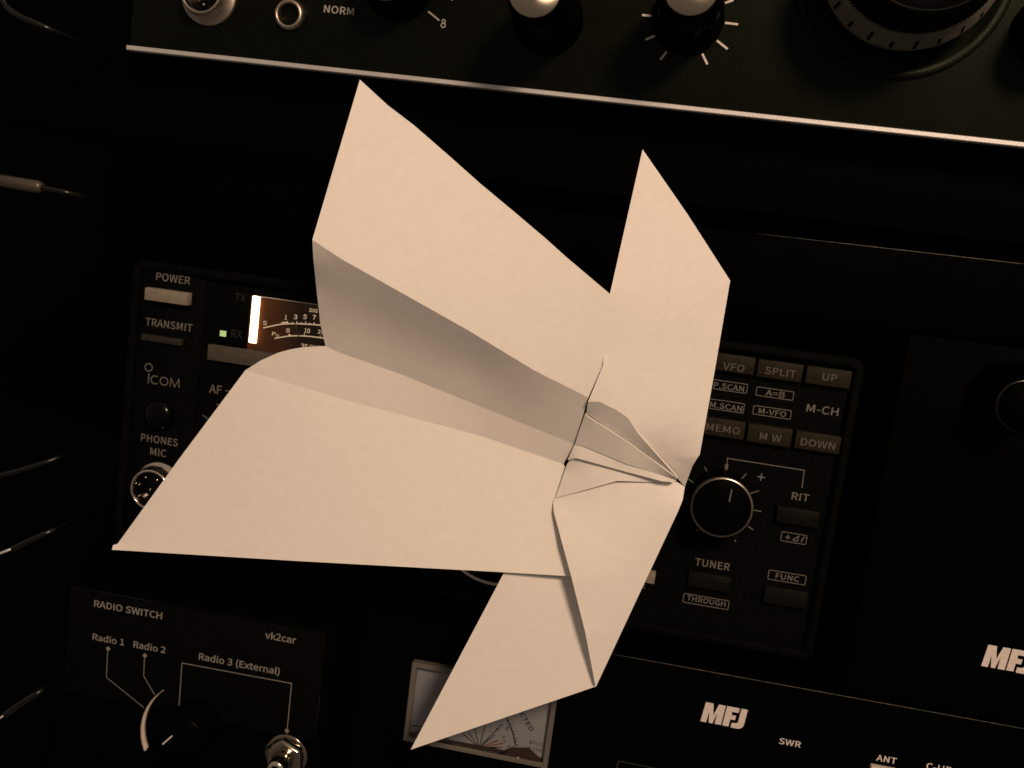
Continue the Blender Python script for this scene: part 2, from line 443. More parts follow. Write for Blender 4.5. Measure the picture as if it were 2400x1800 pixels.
GLYPH = {
    'bold': {
        '+': [544,[[221,410,221,625,323,625,323,410,523,410,523,313,323,313,323,98,221,98,221,313,22,313,22,410]]],
        '-': [340,[[30,225,30,324,311,324,311,225]]],
        '.': [273,[[95,129,136,139,177,129,206,99,217,55,206,12,177,-18,136,-29,95,-18,66,12,56,55,66,99]]],
        '0': [544,[[143,704,273,748,401,704,483,574,512,362,483,148,401,16,273,-29,143,16,62,148,33,362,62,574],[273,644,212,618,168,528,151,362,168,194,212,103,273,77,333,103,377,194,394,362,377,528,333,618]]],
        '1': [544,[[220,712,264,734,352,734,352,90,496,90,496,-15,71,-15,71,90,232,90,232,595,103,595,103,680,173,696]]],
        '2': [544,[[163,733,252,747,370,719,449,640,477,520,439,369,339,217,217,89,216,89,257,92,296,93,510,93,510,-15,28,-15,28,59,217,243,323,392,357,517,344,583,306,627,240,643,190,633,144,606,91,554,17,627,91,695]]],
        '3': [544,[[174,735,255,747,370,724,451,658,481,553,463,468,415,405,353,370,353,384,423,353,483,286,505,192,471,73,382,-2,258,-28,155,-14,75,25,7,84,72,166,130,116,184,88,252,77,321,92,366,132,382,195,364,262,301,306,159,326,159,421,286,441,341,484,358,545,345,597,310,630,252,643,201,635,155,613,101,568,33,649,104,703]]],
        '5': [544,[[68,375,93,734,472,734,472,627,200,627,185,460,195,464,233,475,277,478,392,453,476,371,508,233,472,92,379,2,258,-28,153,-14,75,23,5,80,69,163,125,115,179,88,247,77,317,96,366,148,385,232,368,312,322,362,251,379,212,375,178,362,132,335]]],
        '7': [544,[[33,627,33,734,513,734,513,660,385,453,325,247,301,-15,177,-15,206,247,270,455,370,627]]],
        '8': [544,[[168,720,276,745,390,719,464,646,489,540,473,463,434,400,394,360,394,370,449,330,496,264,515,172,484,70,399,-2,275,-28,149,-2,62,71,29,178,50,271,102,343,161,385,161,374,116,414,78,473,64,548,92,651],[275,647,224,634,190,600,177,548,197,485,252,440,320,409,351,444,374,489,381,535,368,593,333,632],[226,331,184,295,152,245,140,187,158,127,205,85,276,70,341,84,383,121,398,175,374,245,310,294]]],
        '=': [544,[[22,431,22,528,523,528,523,431],[22,195,22,293,523,293,523,195]]],
        'A': [596,[[-18,-15,236,734,359,734,614,-15,485,-15,416,204,176,204,106,-15],[286,630,306,630,286,558,262,478,237,397,208,307,384,307,356,397,331,478,307,559]]],
        'B': [644,[[84,-15,84,734,313,734,446,716,540,655,575,544,561,470,522,410,469,379,469,393,539,365,595,302,616,210,578,84,476,9,329,-15],[299,632,205,632,205,429,295,429,390,443,439,478,454,531,437,589,389,621],[314,328,205,328,205,88,314,88,415,102,474,144,495,214,475,277,416,315]]],
        'C': [625,[[203,700,375,747,461,734,531,699,594,645,525,562,474,607,429,628,378,636,267,603,193,510,166,362,192,211,264,116,375,82,432,91,483,117,542,170,612,89,537,21,460,-16,369,-28,200,18,84,152,41,359,85,566]]],
        'D': [675,[[84,-15,84,734,280,734,472,691,592,564,632,362,592,160,473,29,284,-15],[269,630,205,630,205,90,269,90,403,122,481,214,508,362,481,509,403,598]]],
        'E': [577,[[84,-15,84,734,528,734,528,627,205,627,205,432,477,432,477,324,205,324,205,93,539,93,539,-15]]],
        'F': [541,[[84,-15,84,734,528,734,528,627,205,627,205,414,479,414,479,307,205,307,205,-15]]],
        'G': [675,[[208,700,385,747,480,733,552,698,615,645,546,563,495,605,449,628,390,636,271,603,194,510,166,362,193,211,268,116,392,82,437,87,478,100,504,117,504,282,351,282,351,388,618,388,618,63,554,14,475,-17,380,-28,205,18,85,152,41,359,86,566]]],
        'H': [714,[[84,-15,84,734,205,734,205,433,509,433,509,734,631,734,631,-15,509,-15,509,324,205,324,205,-15]]],
        'I': [287,[[84,-15,84,734,205,734,205,-15]]],
        'J': [525,[[324,221,324,734,446,734,446,209,425,91,355,4,233,-28,145,-15,74,27,12,104,102,169,145,113,181,90,223,82,279,96,312,138]]],
        'K': [633,[[84,-15,84,734,205,734,205,373,184,373,485,734,628,734,388,445,656,-15,520,-15,310,348,205,222,205,-15]]],
        'L': [532,[[84,-15,84,734,205,734,205,93,519,93,519,-15]]],
        'M': [796,[[84,-15,84,734,219,734,360,340,377,290,394,239,408,200,390,200,404,239,420,290,436,339,577,734,712,734,712,-15,599,467,604,542,608,594,631,594,577,441,597,398],[162,594,185,594,190,542,194,467,196,398,196,-15],[216,441,356,57,438,57]]],
        'N': [709,[[84,-15,84,734,200,734,467,273,541,133,520,133,515,191,510,268,508,345,508,734,625,734,625,-15,508,-15,241,447,168,587,190,587,193,529,198,454,200,378,200,-15]]],
        'O': [727,[[195,700,364,747,532,700,645,567,686,362,645,155,532,20,364,-29,195,20,82,155,41,362,82,567],[364,636,260,603,191,511,166,362,191,212,260,116,364,83,467,116,536,212,562,362,536,511,467,603]]],
        'P': [621,[[84,-15,84,734,305,734,451,714,552,642,589,508,553,374,453,295,309,271,205,271,205,-15],[291,630,205,630,205,375,295,375,394,390,448,433,466,508,448,581,392,618]]],
        'Q': [727,[[195,700,364,747,532,700,645,567,686,362,653,174,560,41,441,-14,470,-50,525,-79,594,-89,621,-88,645,-84,680,-75,705,-174,663,-187,626,-194,582,-196,459,-172,365,-109,309,-22,172,37,76,170,41,362,82,567],[364,636,260,603,191,511,166,362,191,209,260,113,364,79,467,113,536,209,562,362,536,511,467,603]]],
        'R': [623,[[84,-15,84,734,325,734,459,714,555,645,590,518,568,413,507,340,435,308,622,-15,484,-15,310,290,205,290,205,-15],[309,630,205,630,205,393,309,393,399,407,451,448,468,518,451,583,400,618]]],
        'S': [584,[[183,721,306,747,393,735,468,702,539,646,473,564,416,607,365,629,307,636,242,625,203,594,189,548,204,500,245,467,298,441,401,397,479,353,536,288,558,191,526,79,435,1,299,-28,197,-15,109,24,25,91,99,177,167,122,230,93,299,82,374,96,419,131,434,184,420,235,382,269,323,298,220,343,149,382,90,445,64,541,97,649]]],
        'T': [587,[[15,627,15,734,572,734,572,627,355,627,355,-15,233,-15,233,627]]],
        'U': [707,[[81,734,81,295,116,106,214,2,354,-29,494,2,592,106,627,295,627,734,509,734,509,295,487,165,432,101,354,83,277,101,223,165,202,295,202,734]]],
        'V': [564,[[219,-15,-20,734,108,734,228,334,251,253,273,177,294,108,275,108,296,177,318,253,341,334,460,734,585,734,347,-15]]],
        'W': [861,[[165,-15,6,734,131,734,209,330,224,253,238,175,250,110,229,110,242,175,260,253,277,331,379,734,486,734,589,331,607,254,623,176,638,110,618,110,629,175,642,253,655,330,735,734,853,734,699,-15,564,-15,453,430,440,486,429,540,420,582,441,582,432,540,419,485,407,430,297,-15]]],
        'X': [562,[[4,734,209,372,-10,-15,122,-15,229,187,248,224,267,262,283,295,268,295,286,262,307,224,326,187,437,-15,573,-15,353,367,558,734,427,734,327,542,310,509,293,475,279,445,294,445,278,475,260,510,242,543,140,734]]],
        'Y': [521,[[-26,734,199,275,199,-15,320,-15,320,275,546,734,418,734,321,522,298,470,274,418,253,373,269,373,248,417,225,469,202,522,105,734]]],
        'Z': [591,[[68,627,68,734,556,734,556,660,189,93,560,93,560,-15,34,-15,34,59,400,627]]],
        'f': [319,[[164,785,258,809,294,806,326,800,368,787,340,686,305,700,287,705,271,706,237,696,217,668,210,616,210,548,322,548,322,444,210,444,210,-15,90,-15,90,444,17,444,17,542,90,547,90,619,107,718]]],
        'o': [594,[[167,527,297,562,427,527,522,425,559,266,522,108,427,6,297,-29,167,6,72,108,35,266,72,425],[297,454,226,432,177,367,159,266,177,165,226,101,297,78,369,101,418,165,436,266,418,367,369,432]]]},
    'thin': {
        ' ': [250,[]],
        '(': [331,[[141,657,227,824,312,785,235,623,195,467,182,305,195,142,235,-15,312,-176,227,-214,141,-48,91,119,73,305,91,490]]],
        ')': [331,[[19,785,105,824,190,657,240,490,258,305,240,119,190,-48,105,-214,19,-176,96,-14,137,142,151,305,137,467,96,623]]],
        '1': [544,[[219,714,264,735,353,735,353,91,497,91,497,-17,69,-17,69,91,230,91,230,594,102,594,102,681,172,697]]],
        '2': [544,[[163,734,252,748,371,720,450,640,478,520,441,369,340,216,221,91,216,90,257,93,296,94,512,94,512,-17,26,-17,26,60,216,244,322,393,355,517,342,582,305,625,240,642,190,632,145,605,91,552,15,627,90,696]]],
        '3': [544,[[174,736,255,748,371,726,452,659,482,553,464,467,415,404,354,370,354,385,424,354,484,287,507,192,473,72,383,-4,258,-30,154,-15,75,23,5,84,72,168,131,118,184,90,252,79,320,94,364,133,381,195,363,261,300,305,158,325,158,422,285,442,340,485,356,545,344,596,309,629,251,642,202,634,156,611,101,566,31,649,104,704]]],
        'A': [596,[[-19,-17,235,735,360,735,616,-17,484,-17,415,203,177,203,107,-17],[285,628,307,628,287,558,264,478,239,397,210,308,382,308,355,397,329,478,305,558]]],
        'C': [625,[[203,701,375,749,461,735,532,701,596,645,526,560,473,606,429,627,378,635,268,602,194,510,167,362,193,212,265,117,375,84,432,93,482,118,542,172,614,89,538,20,460,-17,368,-30,199,17,83,151,40,359,83,566]]],
        'D': [675,[[82,-17,82,735,280,735,473,692,594,564,634,362,594,159,474,28,284,-17],[269,628,206,628,206,91,269,91,402,124,480,214,506,362,480,509,402,597]]],
        'E': [577,[[82,-17,82,735,530,735,530,625,206,625,206,433,479,433,479,322,206,322,206,94,540,94,540,-17]]],
        'H': [714,[[82,-17,82,735,206,735,206,434,508,434,508,735,632,735,632,-17,508,-17,508,322,206,322,206,-17]]],
        'I': [287,[[82,-17,82,735,206,735,206,-17]]],
        'L': [532,[[82,-17,82,735,206,735,206,94,521,94,521,-17]]],
        'M': [796,[[82,-17,82,735,220,735,361,340,379,290,396,240,409,201,389,201,403,240,419,290,435,340,576,735,714,735,714,-17,598,467,603,542,606,593,632,593,579,440,596,398],[161,593,187,593,191,542,195,467,197,398,197,-17],[215,440,355,56,439,56]]],
        'O': [727,[[195,702,364,749,533,702,647,568,688,362,647,155,533,18,364,-30,194,18,81,155,40,362,81,568],[364,634,261,602,193,510,167,362,193,212,261,118,364,84,466,118,535,212,560,362,535,510,466,602]]],
        'R': [623,[[82,-17,82,735,325,735,460,716,557,646,592,518,570,413,508,339,437,307,624,-17,483,-17,309,288,206,288,206,-17],[309,628,206,628,206,394,308,394,398,409,449,449,467,518,450,582,399,617]]],
        'S': [584,[[183,722,306,748,393,736,468,704,541,646,473,562,415,606,365,627,307,635,243,623,204,593,190,548,206,500,245,468,299,443,402,398,480,354,538,288,559,191,527,78,436,-1,299,-30,197,-16,108,22,23,91,99,179,167,123,231,94,299,84,373,97,417,132,433,184,419,234,382,267,322,297,219,342,149,381,88,445,63,542,95,649]]],
        'T': [587,[[14,625,14,735,574,735,574,625,356,625,356,-17,231,-17,231,625]]],
        'W': [861,[[164,-17,5,735,132,735,211,331,225,253,239,175,251,111,228,111,241,176,258,254,276,331,378,735,488,735,591,331,608,254,625,176,639,111,617,111,628,175,641,253,654,330,734,735,855,735,700,-17,563,-17,451,429,439,485,427,539,419,580,442,580,433,539,421,485,409,430,298,-17]]],
        'a': [552,[[203,551,290,563,405,534,471,450,490,329,490,-17,385,-17,377,47,395,47,344,11,281,-18,212,-30,125,-10,63,48,40,139,78,247,193,316,365,351,359,396,331,438,273,454,219,447,169,427,108,391,58,483,130,524],[368,257,248,233,180,193,162,143,172,105,197,84,238,77,282,84,326,105,368,138]]],
        'c': [500,[[171,528,306,563,374,554,429,529,485,487,420,401,376,434,345,448,312,453,234,430,181,366,160,266,180,166,231,102,309,79,350,85,388,102,438,139,496,49,429,3,367,-21,299,-30,164,5,69,107,34,266,72,426]]],
        'd': [608,[[411,575,411,797,534,797,534,-17,429,-17,421,46,439,46,396,11,338,-18,271,-30,146,5,63,107,35,266,69,423,159,526,281,563,343,555,395,532,414,518],[337,449,300,453,230,430,181,366,161,266,178,163,222,101,292,80,333,87,374,109,411,143,411,406,376,432]]],
        'e': [543,[[164,527,289,564,414,530,493,436,519,297,518,276,517,258,513,228,161,228,180,155,235,97,317,76,361,80,401,94,456,124,503,34,437,-2,376,-22,305,-30,168,5,70,107,34,266,70,424],[291,457,229,440,181,390,161,326,404,326,392,393,353,441]]],
        'i': [270,[[73,-17,73,549,197,549,197,-17],[96,768,135,777,175,768,203,741,212,702,203,662,175,634,135,625,96,634,69,662,59,702,69,741]]],
        'k': [541,[[73,-17,73,797,195,797,195,269,174,269,400,549,544,549,351,316,562,-17,425,-17,276,228,195,134,195,-17]]],
        'l': [278,[[73,797,73,105,84,35,120,-14,183,-30,208,-28,226,-25,256,-17,237,83,213,79,209,79,207,79,203,80,200,84,197,101,197,797]]],
        'm': [908,[[595,549,664,563,764,537,823,458,841,339,841,-17,718,-17,718,324,709,400,682,438,636,450,601,443,560,418,519,379,519,-17,396,-17,396,324,386,400,359,438,313,450,278,443,238,418,197,379,197,-17,73,-17,73,549,179,549,188,472,168,472,214,515,273,550,340,563,417,549,471,510,492,471,533,511]]],
        'n': [598,[[280,550,354,563,455,537,514,458,532,339,532,-17,410,-17,410,324,400,400,373,438,325,450,281,443,239,418,197,379,197,-17,73,-17,73,549,179,549,188,472,168,472,217,515]]],
        'o': [594,[[166,528,297,563,428,528,524,425,560,266,524,107,428,5,297,-30,166,5,70,107,34,266,70,425],[297,453,226,430,178,366,160,266,178,165,226,102,297,79,368,102,416,165,435,266,416,366,368,430]]],
        'r': [380,[[261,548,324,563,349,562,370,557,402,545,378,436,345,445,331,448,315,449,275,438,234,403,197,338,197,-17,73,-17,73,549,179,549,188,452,166,452,205,506]]],
        's': [459,[[137,541,244,563,311,554,371,531,433,489,370,407,321,438,285,454,246,459,197,450,172,428,164,400,176,369,212,345,267,322,346,289,412,235,440,145,415,56,343,-7,230,-30,151,-19,80,8,8,56,71,144,130,102,178,81,232,74,283,84,311,108,320,139,305,175,265,203,209,226,134,259,70,311,43,395,68,481]]],
        't': [370,[[95,548,105,699,212,699,212,549,357,549,357,443,212,443,212,163,219,113,239,87,279,77,295,78,314,83,350,97,376,-5,328,-19,293,-26,256,-30,158,-5,104,64,89,163,89,443,10,443,10,543]]],
        'u': [595,[[66,549,66,194,84,74,144,-4,245,-30,319,-17,380,19,428,67,409,67,416,-17,523,-17,523,549,400,549,400,162,358,117,317,90,273,82,225,94,199,132,189,207,189,549]]],
        'v': [511,[[193,-17,-11,549,118,549,222,235,239,182,255,129,267,89,247,89,260,129,277,182,293,235,398,549,522,549,322,-17]]],
        'x': [488,[[-2,549,170,277,-16,-17,119,-17,195,116,213,149,231,180,244,203,230,203,245,180,264,148,283,116,366,-17,505,-17,318,269,490,549,357,549,286,424,270,394,254,364,244,343,259,343,246,365,228,394,212,424,135,549]]]}}

GLYPH['bold']['M'] = [796, [[84, 0, 84, 734, 236, 734, 398, 250, 560, 734, 712, 734, 712, 0, 590, 0, 590, 500, 448, 85, 348, 85, 206, 500, 206, 0]]]
GLYPH['bold']['N'] = [709, [[84, 0, 84, 734, 218, 734, 502, 220, 502, 734, 625, 734, 625, 0, 492, 0, 207, 515, 207, 0]]]


def text(bm, s, a, b, y=None, cap=None, font='bold', dy=-0.06, rot=False):
    """lettering from baseline start a to baseline end b (points on the panel)"""
    g = GLYPH[font]
    y = (a[1] + b[1]) / 2 + dy if y is None else y
    pen, items, lo, hi = 0, [], 1e9, -1e9
    for ch in s:
        if ch not in g:
            pen += 300
            continue
        ad, loops = g[ch]
        items.append((pen, loops))
        xs = [v + pen for l in loops for v in l[0::2]]
        if xs:
            lo, hi = min(lo, min(xs)), max(hi, max(xs))
        pen += ad + (24 if font == 'bold' else 0)
    A, Bp = Vector((a[0], a[2])), Vector((b[0], b[2]))
    if not rot:
        z = (A.y + Bp.y) / 2
        A.y = Bp.y = z
    sx = (Bp - A).length / (hi - lo)
    d = (Bp - A).normalized()
    n = Vector((-d.y, d.x))
    caph = max(v for l in g['R'][1] for v in l[1::2])
    sy = cap / caph if cap else sx
    for pen, loops in items:
        # outer contours first, each with the holes that lie in it
        L = [[((l[i] + pen - lo) * sx, l[i + 1] * sy) for i in range(0, len(l), 2)] for l in loops]
        bb = [(min(p[0] for p in l), max(p[0] for p in l), min(p[1] for p in l), max(p[1] for p in l)) for l in L]
        inside = lambda i, j: bb[i][0] > bb[j][0] and bb[i][1] < bb[j][1] and bb[i][2] > bb[j][2] and bb[i][3] < bb[j][3]
        outer = [i for i in range(len(L)) if not any(inside(i, j) for j in range(len(L)) if j != i)]
        for o in outer:
            grp = [L[o]] + [L[i] for i in range(len(L)) if i != o and inside(i, o)]
            flat(bm, [[A + d * p[0] + n * p[1] for p in l] for l in grp], y)


def label(parent, m, s, a, b, **kw):
    t = bmesh.new()
    text(t, s, a, b, **kw)
    return obj('lettering', t, M[m], parent, smooth=0)


def xz(p):
    return (p[0], p[2])


def span(*ps):
    """left, right, bottom, top of a button from its corners tl, tr, br, bl"""
    tl, tr, br, bl = ps
    return (tl[0] + bl[0]) / 2, (tr[0] + br[0]) / 2, (bl[2] + br[2]) / 2, (tl[2] + tr[2]) / 2


def key(parent, corners, front, m, name='button', bev=0.35, back=1.0):
    x0, x1, z0, z1 = span(*corners)
    return obj(name, box(bmesh.new(), x0, x1, front, back, z0, z1, bev), m, parent)


# ------------------------------------------------------------------ the setting
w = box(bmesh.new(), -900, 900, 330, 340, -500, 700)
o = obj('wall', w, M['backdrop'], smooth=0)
o['kind'] = 'structure'

# ------------------------------------------------------------------ upper receiver
RX_Z = 92.88
r = root('radio_receiver', 'large olive black receiver above the bright metal strip, cut off by the top edge', 'radio', (0, 0, RX_Z))
X0 = (-140.82, 0, 94.06)[0]
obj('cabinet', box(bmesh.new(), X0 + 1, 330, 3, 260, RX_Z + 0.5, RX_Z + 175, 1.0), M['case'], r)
fp = obj('front_panel', box(bmesh.new(), X0, 332, 0, 2.9, RX_Z + 0.3, RX_Z + 176, 0.5), M['receiver'], r)
t = bmesh.new()
prof = [(0.0, 0.05), (-1.0, 0.05), (-1.3, -0.15), (-1.3, -1.25), (-1.05, -1.48), (2.0, -1.48), (2.0, 0.05)]
zt = (-140.19, -1.00, 93.15)[2]
for a, b in zip(prof, prof[1:]):
    q = [t.verts.new((x, yy, zt - 0.12 + zz)) for x, (yy, zz) in ((X0 - 0.3, a), (332, a), (332, b), (X0 - 0.3, b))]
    t.faces.new(q)
t.faces.new([t.verts.new((X0 - 0.3, yy, zt - 0.12 + zz)) for yy, zz in prof[:-1]])
bmesh.ops.remove_doubles(t, verts=t.verts[:], dist=1e-4)
bmesh.ops.recalc_face_normals(t, faces=t.faces[:])
obj('trim_strip', t, M['trim'], r, smooth=20)

# microphone socket and headphone jack
c = (-114.19, 0, 111.15)
sk = obj('microphone_socket', lathe(bmesh.new(), c[0], c[2], [(9.3, 0.2), (9.4, -0.8), (9.0, -1.4), (7.4, -1.6), (7.0, -6.2), (6.7, -6.8), (6.2, -6.8), (6.0, -6.0), (6.0, -1.0)], 72), M['dull'], r)
obj('insert', lathe(bmesh.new(), c[0], c[2], [(6.0, -1.6), (0, -1.6)], 48), M['gloss'], sk)
for px, pz in ((-2.6, -2.2), (0.4, -3.6), (3.0, -1.5), (2.6, 2.0), (-0.6, 3.2)):
    obj('pin', lathe(bmesh.new(), c[0] + px, c[2] + pz, [(0.45, -1.5), (0.45, -4.6), (0.25, -5.0), (0, -5.0)], 12), M['chrome'], sk)
c = (-86.39, 0, 107.86)
jk = obj('headphone_jack', lathe(bmesh.new(), c[0], c[2], [(4.9, 0.1), (4.9, -1.2), (4.5, -2.1), (4.0, -2.4), (3.6, -2.3), (3.35, -1.6), (3.3, 5.0)], 56), M['dull'], r)
obj('socket_hole', lathe(bmesh.new(), c[0], c[2], [(3.3, 1.5), (0, 1.5)], 32), M['gloss'], jk)

# tall black knobs with spun metal caps
def tall_knob(c, h, rc, rb):
    ser = lambda i, k: (-0.22 if (k // 2) % 2 and i in (2, 3, 4) else 0)
    kb = obj('knob', lathe(bmesh.new(), c[0], c[2], [(rb + 1.2, 0.1), (rb + 1.2, -2.2), (rb, -3.0), (rb - 0.4, -h * 0.6), (rc + 0.9, -h + 1.2), (rc + 0.3, -h + 0.2), (rc - 0.2, -h + 0.1), (0, -h + 0.1)], 96, ser), M['knob'], r)
    obj('metal_cap', lathe(bmesh.new(), c[0], c[2], [(rc, -h + 0.3), (rc, -h - 0.4), (rc - 0.22, -h - 0.6), (rc * 0.12, -h - 0.52), (0, -h - 0.5)], 96), M['cap'], kb, smooth=18)
    return kb
tall_knob((-51.59, 0, 119.82), 15, 8.0, 9.5)
tall_knob((-3.20, 0, 114.24), 34, 7.4, 9.6)
tall_knob((39.04, 0, 118.72), 34, 7.4, 9.6)
tall_knob((142.50, 0, 124.63), 22, 7.4, 9.6)

# tuning dial
D = (99.0, 138.3)
dl = obj('tuning_dial', lathe(bmesh.new(), D[0], D[1], [(31.6, 0.1), (31.6, -0.7), (31.1, -1.1), (28.6, -1.1), (28.2, -0.4), (14, -0.4)], 120), M['receiver'], r)
obj('dial_ring', lathe(bmesh.new(), D[0], D[1], [(24.2, -6.0), (25.3, -11.0), (25.5, -12.0), (25.2, -12.6), (23.7, -19.0), (23.0, -20.4), (21, -20.6)], 144), M['ring'], dl)
kn = lambda i, k: (-0.32 if k % 2 else 0.0) if i in (1, 2) else 0
obj('knurled_knob', lathe(bmesh.new(), D[0], D[1], [(22.6, -18), (23.1, -20.6), (22.9, -22.2), (22.2, -23.2), (21.6, -33.0), (20.6, -34.4), (19.6, -34.7), (19.2, -34.1), (10, -33.9), (9.6, -34.6), (0, -34.6)], 300, kn), M['knob'], dl)
obj('knurled_rim', lathe(bmesh.new(), D[0], D[1], [(22.9, -19.8), (23.35, -20.3), (23.35, -21.0), (22.9, -21.4)], 260, lambda i, k: (-0.5 if k % 2 else 0.0)), M['ring'], dl)
t = bmesh.new()
for k in range(24):
    a = math.radians(k * 15 + 9.5)
    ln = 3.3 if k % 2 == 0 else 2.4
    def on(f, da):
        rr, yy = 25.24 + (23.75 - 25.24) * f, -12.6 + (-19.0 + 12.6) * f
        return Vector((D[0] + (rr + 0.05) * math.cos(a + da), yy - 0.04, D[1] + (rr + 0.05) * math.sin(a + da)))
    if True:
        t.faces.new([t.verts.new(v) for v in (on(0.02, -0.019), on(0.02, 0.019), on(ln / 4.4, 0.019), on(ln / 4.4, -0.019))])
obj('graduation_marks', t, M['gloss'], dl)

label(r, 'print', 'NORM', (-75.48, 0, 109.58), (-65.51, 0, 110.08), cap=2.25)
t = bmesh.new()
c = xz((-36.14, 0, 110.23))
disc(t, (c[0], c[1] + 0.52), 0.68, -0.06, 24, 0.36)
disc(t, (c[0], c[1] - 0.68), 0.84, -0.08, 24, 0.46)
obj('lettering', t, M['print'], r, smooth=0)
t = bmesh.new()
stroke(t, xz((-41.40, 0, 113.24)), xz((-37.57, 0, 110.88)), 0.5, -0.06)
stroke(t, xz((-35.48, 0, 119.08)), xz((-34.17, 0, 117.27)), 0.5, -0.06)
obj('scale_marks', t, M['print'], r, smooth=0)
t = bmesh.new()
for a, b in (((50.30, 0, 118.47), (54.20, 0, 118.41)), ((48.64, 0, 113.13), (52.25, 0, 110.98)), ((44.92, 0, 108.87), (46.92, 0, 105.92)), ((49.41, 0, 124.17), (51.72, 0, 125.24)),
             ((25.22, 0, 118.38), (28.16, 0, 118.45)), ((27.29, 0, 111.31), (29.96, 0, 112.71)), ((32.61, 0, 105.88), (34.16, 0, 108.44))):
    stroke(t, xz(a), xz(b), 0.65, -0.06)
obj('scale_marks', t, M['print_white'], r, smooth=0)

# ------------------------------------------------------------------ shelf board and plain case between the radios
zs1 = (-140.65, 0, 91.82)[2] - 1.4
zs0 = 64.53
t = box(bmesh.new(), -210, 340, 14, 270, zs0, zs1, 0.6)
o = obj('shelf_board', t, M['shelf'], loc=(0, 14, zs0))
o['label'] = 'thick black shelf board under the metal strip of the upper receiver'
o['category'] = 'shelf'
A, Bq = (71.19, 4.00, 57.73), (149.27, 4.00, 58.50)
ang = math.atan2(Bq[2] - A[2], Bq[0] - A[0])
t = box(bmesh.new(), -240, 170, 4, 250, -24, 0, 0.35, 3)
for v in t.verts:
    v.co = Vector((A[0] + 55 + v.co.x * math.cos(ang) - v.co.z * math.sin(ang), v.co.y, A[2] + 55 * math.tan(ang) + v.co.x * math.sin(ang) + v.co.z * math.cos(ang)))
cs = root('equipment_case', 'plain black case lying on the transceiver, its top edge a thin bright line', 'case', (0, 4, 28))
obj('case_body', t, M['case'], cs)
t = bmesh.new()
a, b = (69.34, 3.90, 57.71), (151.69, 3.90, 58.52)
tube(t, [(a[0] + (b[0] - a[0]) * k / 20, 3.95, a[2] + (b[2] - a[2]) * k / 20 - 0.1) for k in range(21)], [0.05 + 0.10 * min(1, k / 8) for k in range(21)], 8)
obj('edge_highlight', t, M['edge_glint'], cs)  # painted highlight on the case's top edge, thinning out to the left

# ------------------------------------------------------------------ transceiver with the lit meter
TL, TR, BR = (-133.12, 0, 21.41), (107.88, 0, 25.16), (111.78, 0, -74.56)
x0, x1, z1, z0 = TL[0], TR[0], TR[2] - 1.5, BR[2]
r = root('transceiver', 'compact black transceiver behind the paper plane, with a lit amber meter and rows of keys', 'radio', (0, 0, z0))
t = bmesh.new()
box(t, x0 + 1, x1 - 1, 2.2, 230, z0 + 0.5, z1 - 0.5, 1.2)
obj('body', t, M['case'], r)
# front panel with a raised rounded rim
def rrect(x0, x1, z0, z1, rad, n=6):
    out = []
    for cx, cz, a0 in ((x1 - rad, z1 - rad, 0), (x0 + rad, z1 - rad, 90), (x0 + rad, z0 + rad, 180), (x1 - rad, z0 + rad, 270)):
        for k in range(n + 1):
            a = math.radians(a0 + 90 * k / n)
            out.append((cx + rad * math.cos(a), cz + rad * math.sin(a)))
    return out
t = bmesh.new()
loops = []
for inset, y in ((0, 2.0), (0, -1.6), (0.5, -2.4), (1.2, -2.7), (2.4, -2.5), (3.0, -1.8), (3.1, 0.0)):
    loops.append([t.verts.new((p[0], y, p[1])) for p in rrect(x0 + inset, x1 - inset, z0 + inset, z1 - inset, 3.6 - inset * 0.7)])
for a, b in zip(loops, loops[1:]):
    for k in range(len(a)):
        k2 = (k + 1) % len(a)
        t.faces.new((a[k], a[k2], b[k2], b[k]))
t.faces.new(loops[-1])
bmesh.ops.recalc_face_normals(t, faces=t.faces[:])
obj('front_panel', t, M['radio'], r)
XC = (-106.41, 0, 13.63)[0]
ZB = (-104.51, 0, -8.03)[2]
obj('control_column', box(bmesh.new(), x0 + 3.3, XC - 0.6, -0.9, 0.5, z0 + 3.4, z1 - 3.4, 0.4), M['radio'], r)

# meter window: the face sits back in a pocket, lit by the bar at its end
m0, m1 = (-89.53, 0, 16.76)[0], (-45.03, 0, 22.73)[0]
mz1, mz0 = (-87.44, 0, 16.97)[2], (-87.21, 0, -1.44)[2]
ml = (-106.10, 0, 13.67)[0]
wz1 = z1 - 6
obj('display_surround', box(bmesh.new(), ml, m0 - 1.6, -0.7, 0.4, ZB + 6.3, wz1, 0.15), M['window'], r)
mt = obj('signal_meter', box(bmesh.new(), m0 - 1.5, m1, -0.15, 0.35, mz0, mz1, 0.05), M['scale'], r)
obj('light_bar', box(bmesh.new(), (-90.29, 0, 16.88)[0], (-87.62, 0, 17.23)[0], -1.3, -0.16, (-89.56, 0, 0.99)[2], mz1 - 0.1, 0.35), M['bar'], mt)
t = bmesh.new()
box(t, m0 + 1.0, m1, -1.0, -0.16, mz1 - 0.30, mz1 + 0.02, 0.08)
obj('edge_strip', t, M['collar'], mt)
obj('pane', box(bmesh.new(), m0 + 1.2, m1, -1.75, -1.55, mz0, mz1 - 0.4), M['pane'], mt)
t = bmesh.new()
Y = -0.22
def arc(bm, pts, w):
    q = smooth_path([(p[0], 0, p[2]) for p in pts], 8)
    path(bm, [(v.x, v.z) for v in q], w, Y)
arc(t, [(-85.93, 0, 6.51), (-81.08, 0, 8.22), (-77.47, 0, 9.11), (-72.13, 0, 9.79), (-66.36, 0, 10.16), (-59.03, 0, 10.11), (-51.60, 0, 9.50)], 0.40)
arc(t, [(-81.64, 0, 3.56), (-76.67, 0, 5.04), (-71.36, 0, 5.83), (-64.85, 0, 6.01), (-57.07, 0, 5.58)], 0.36)
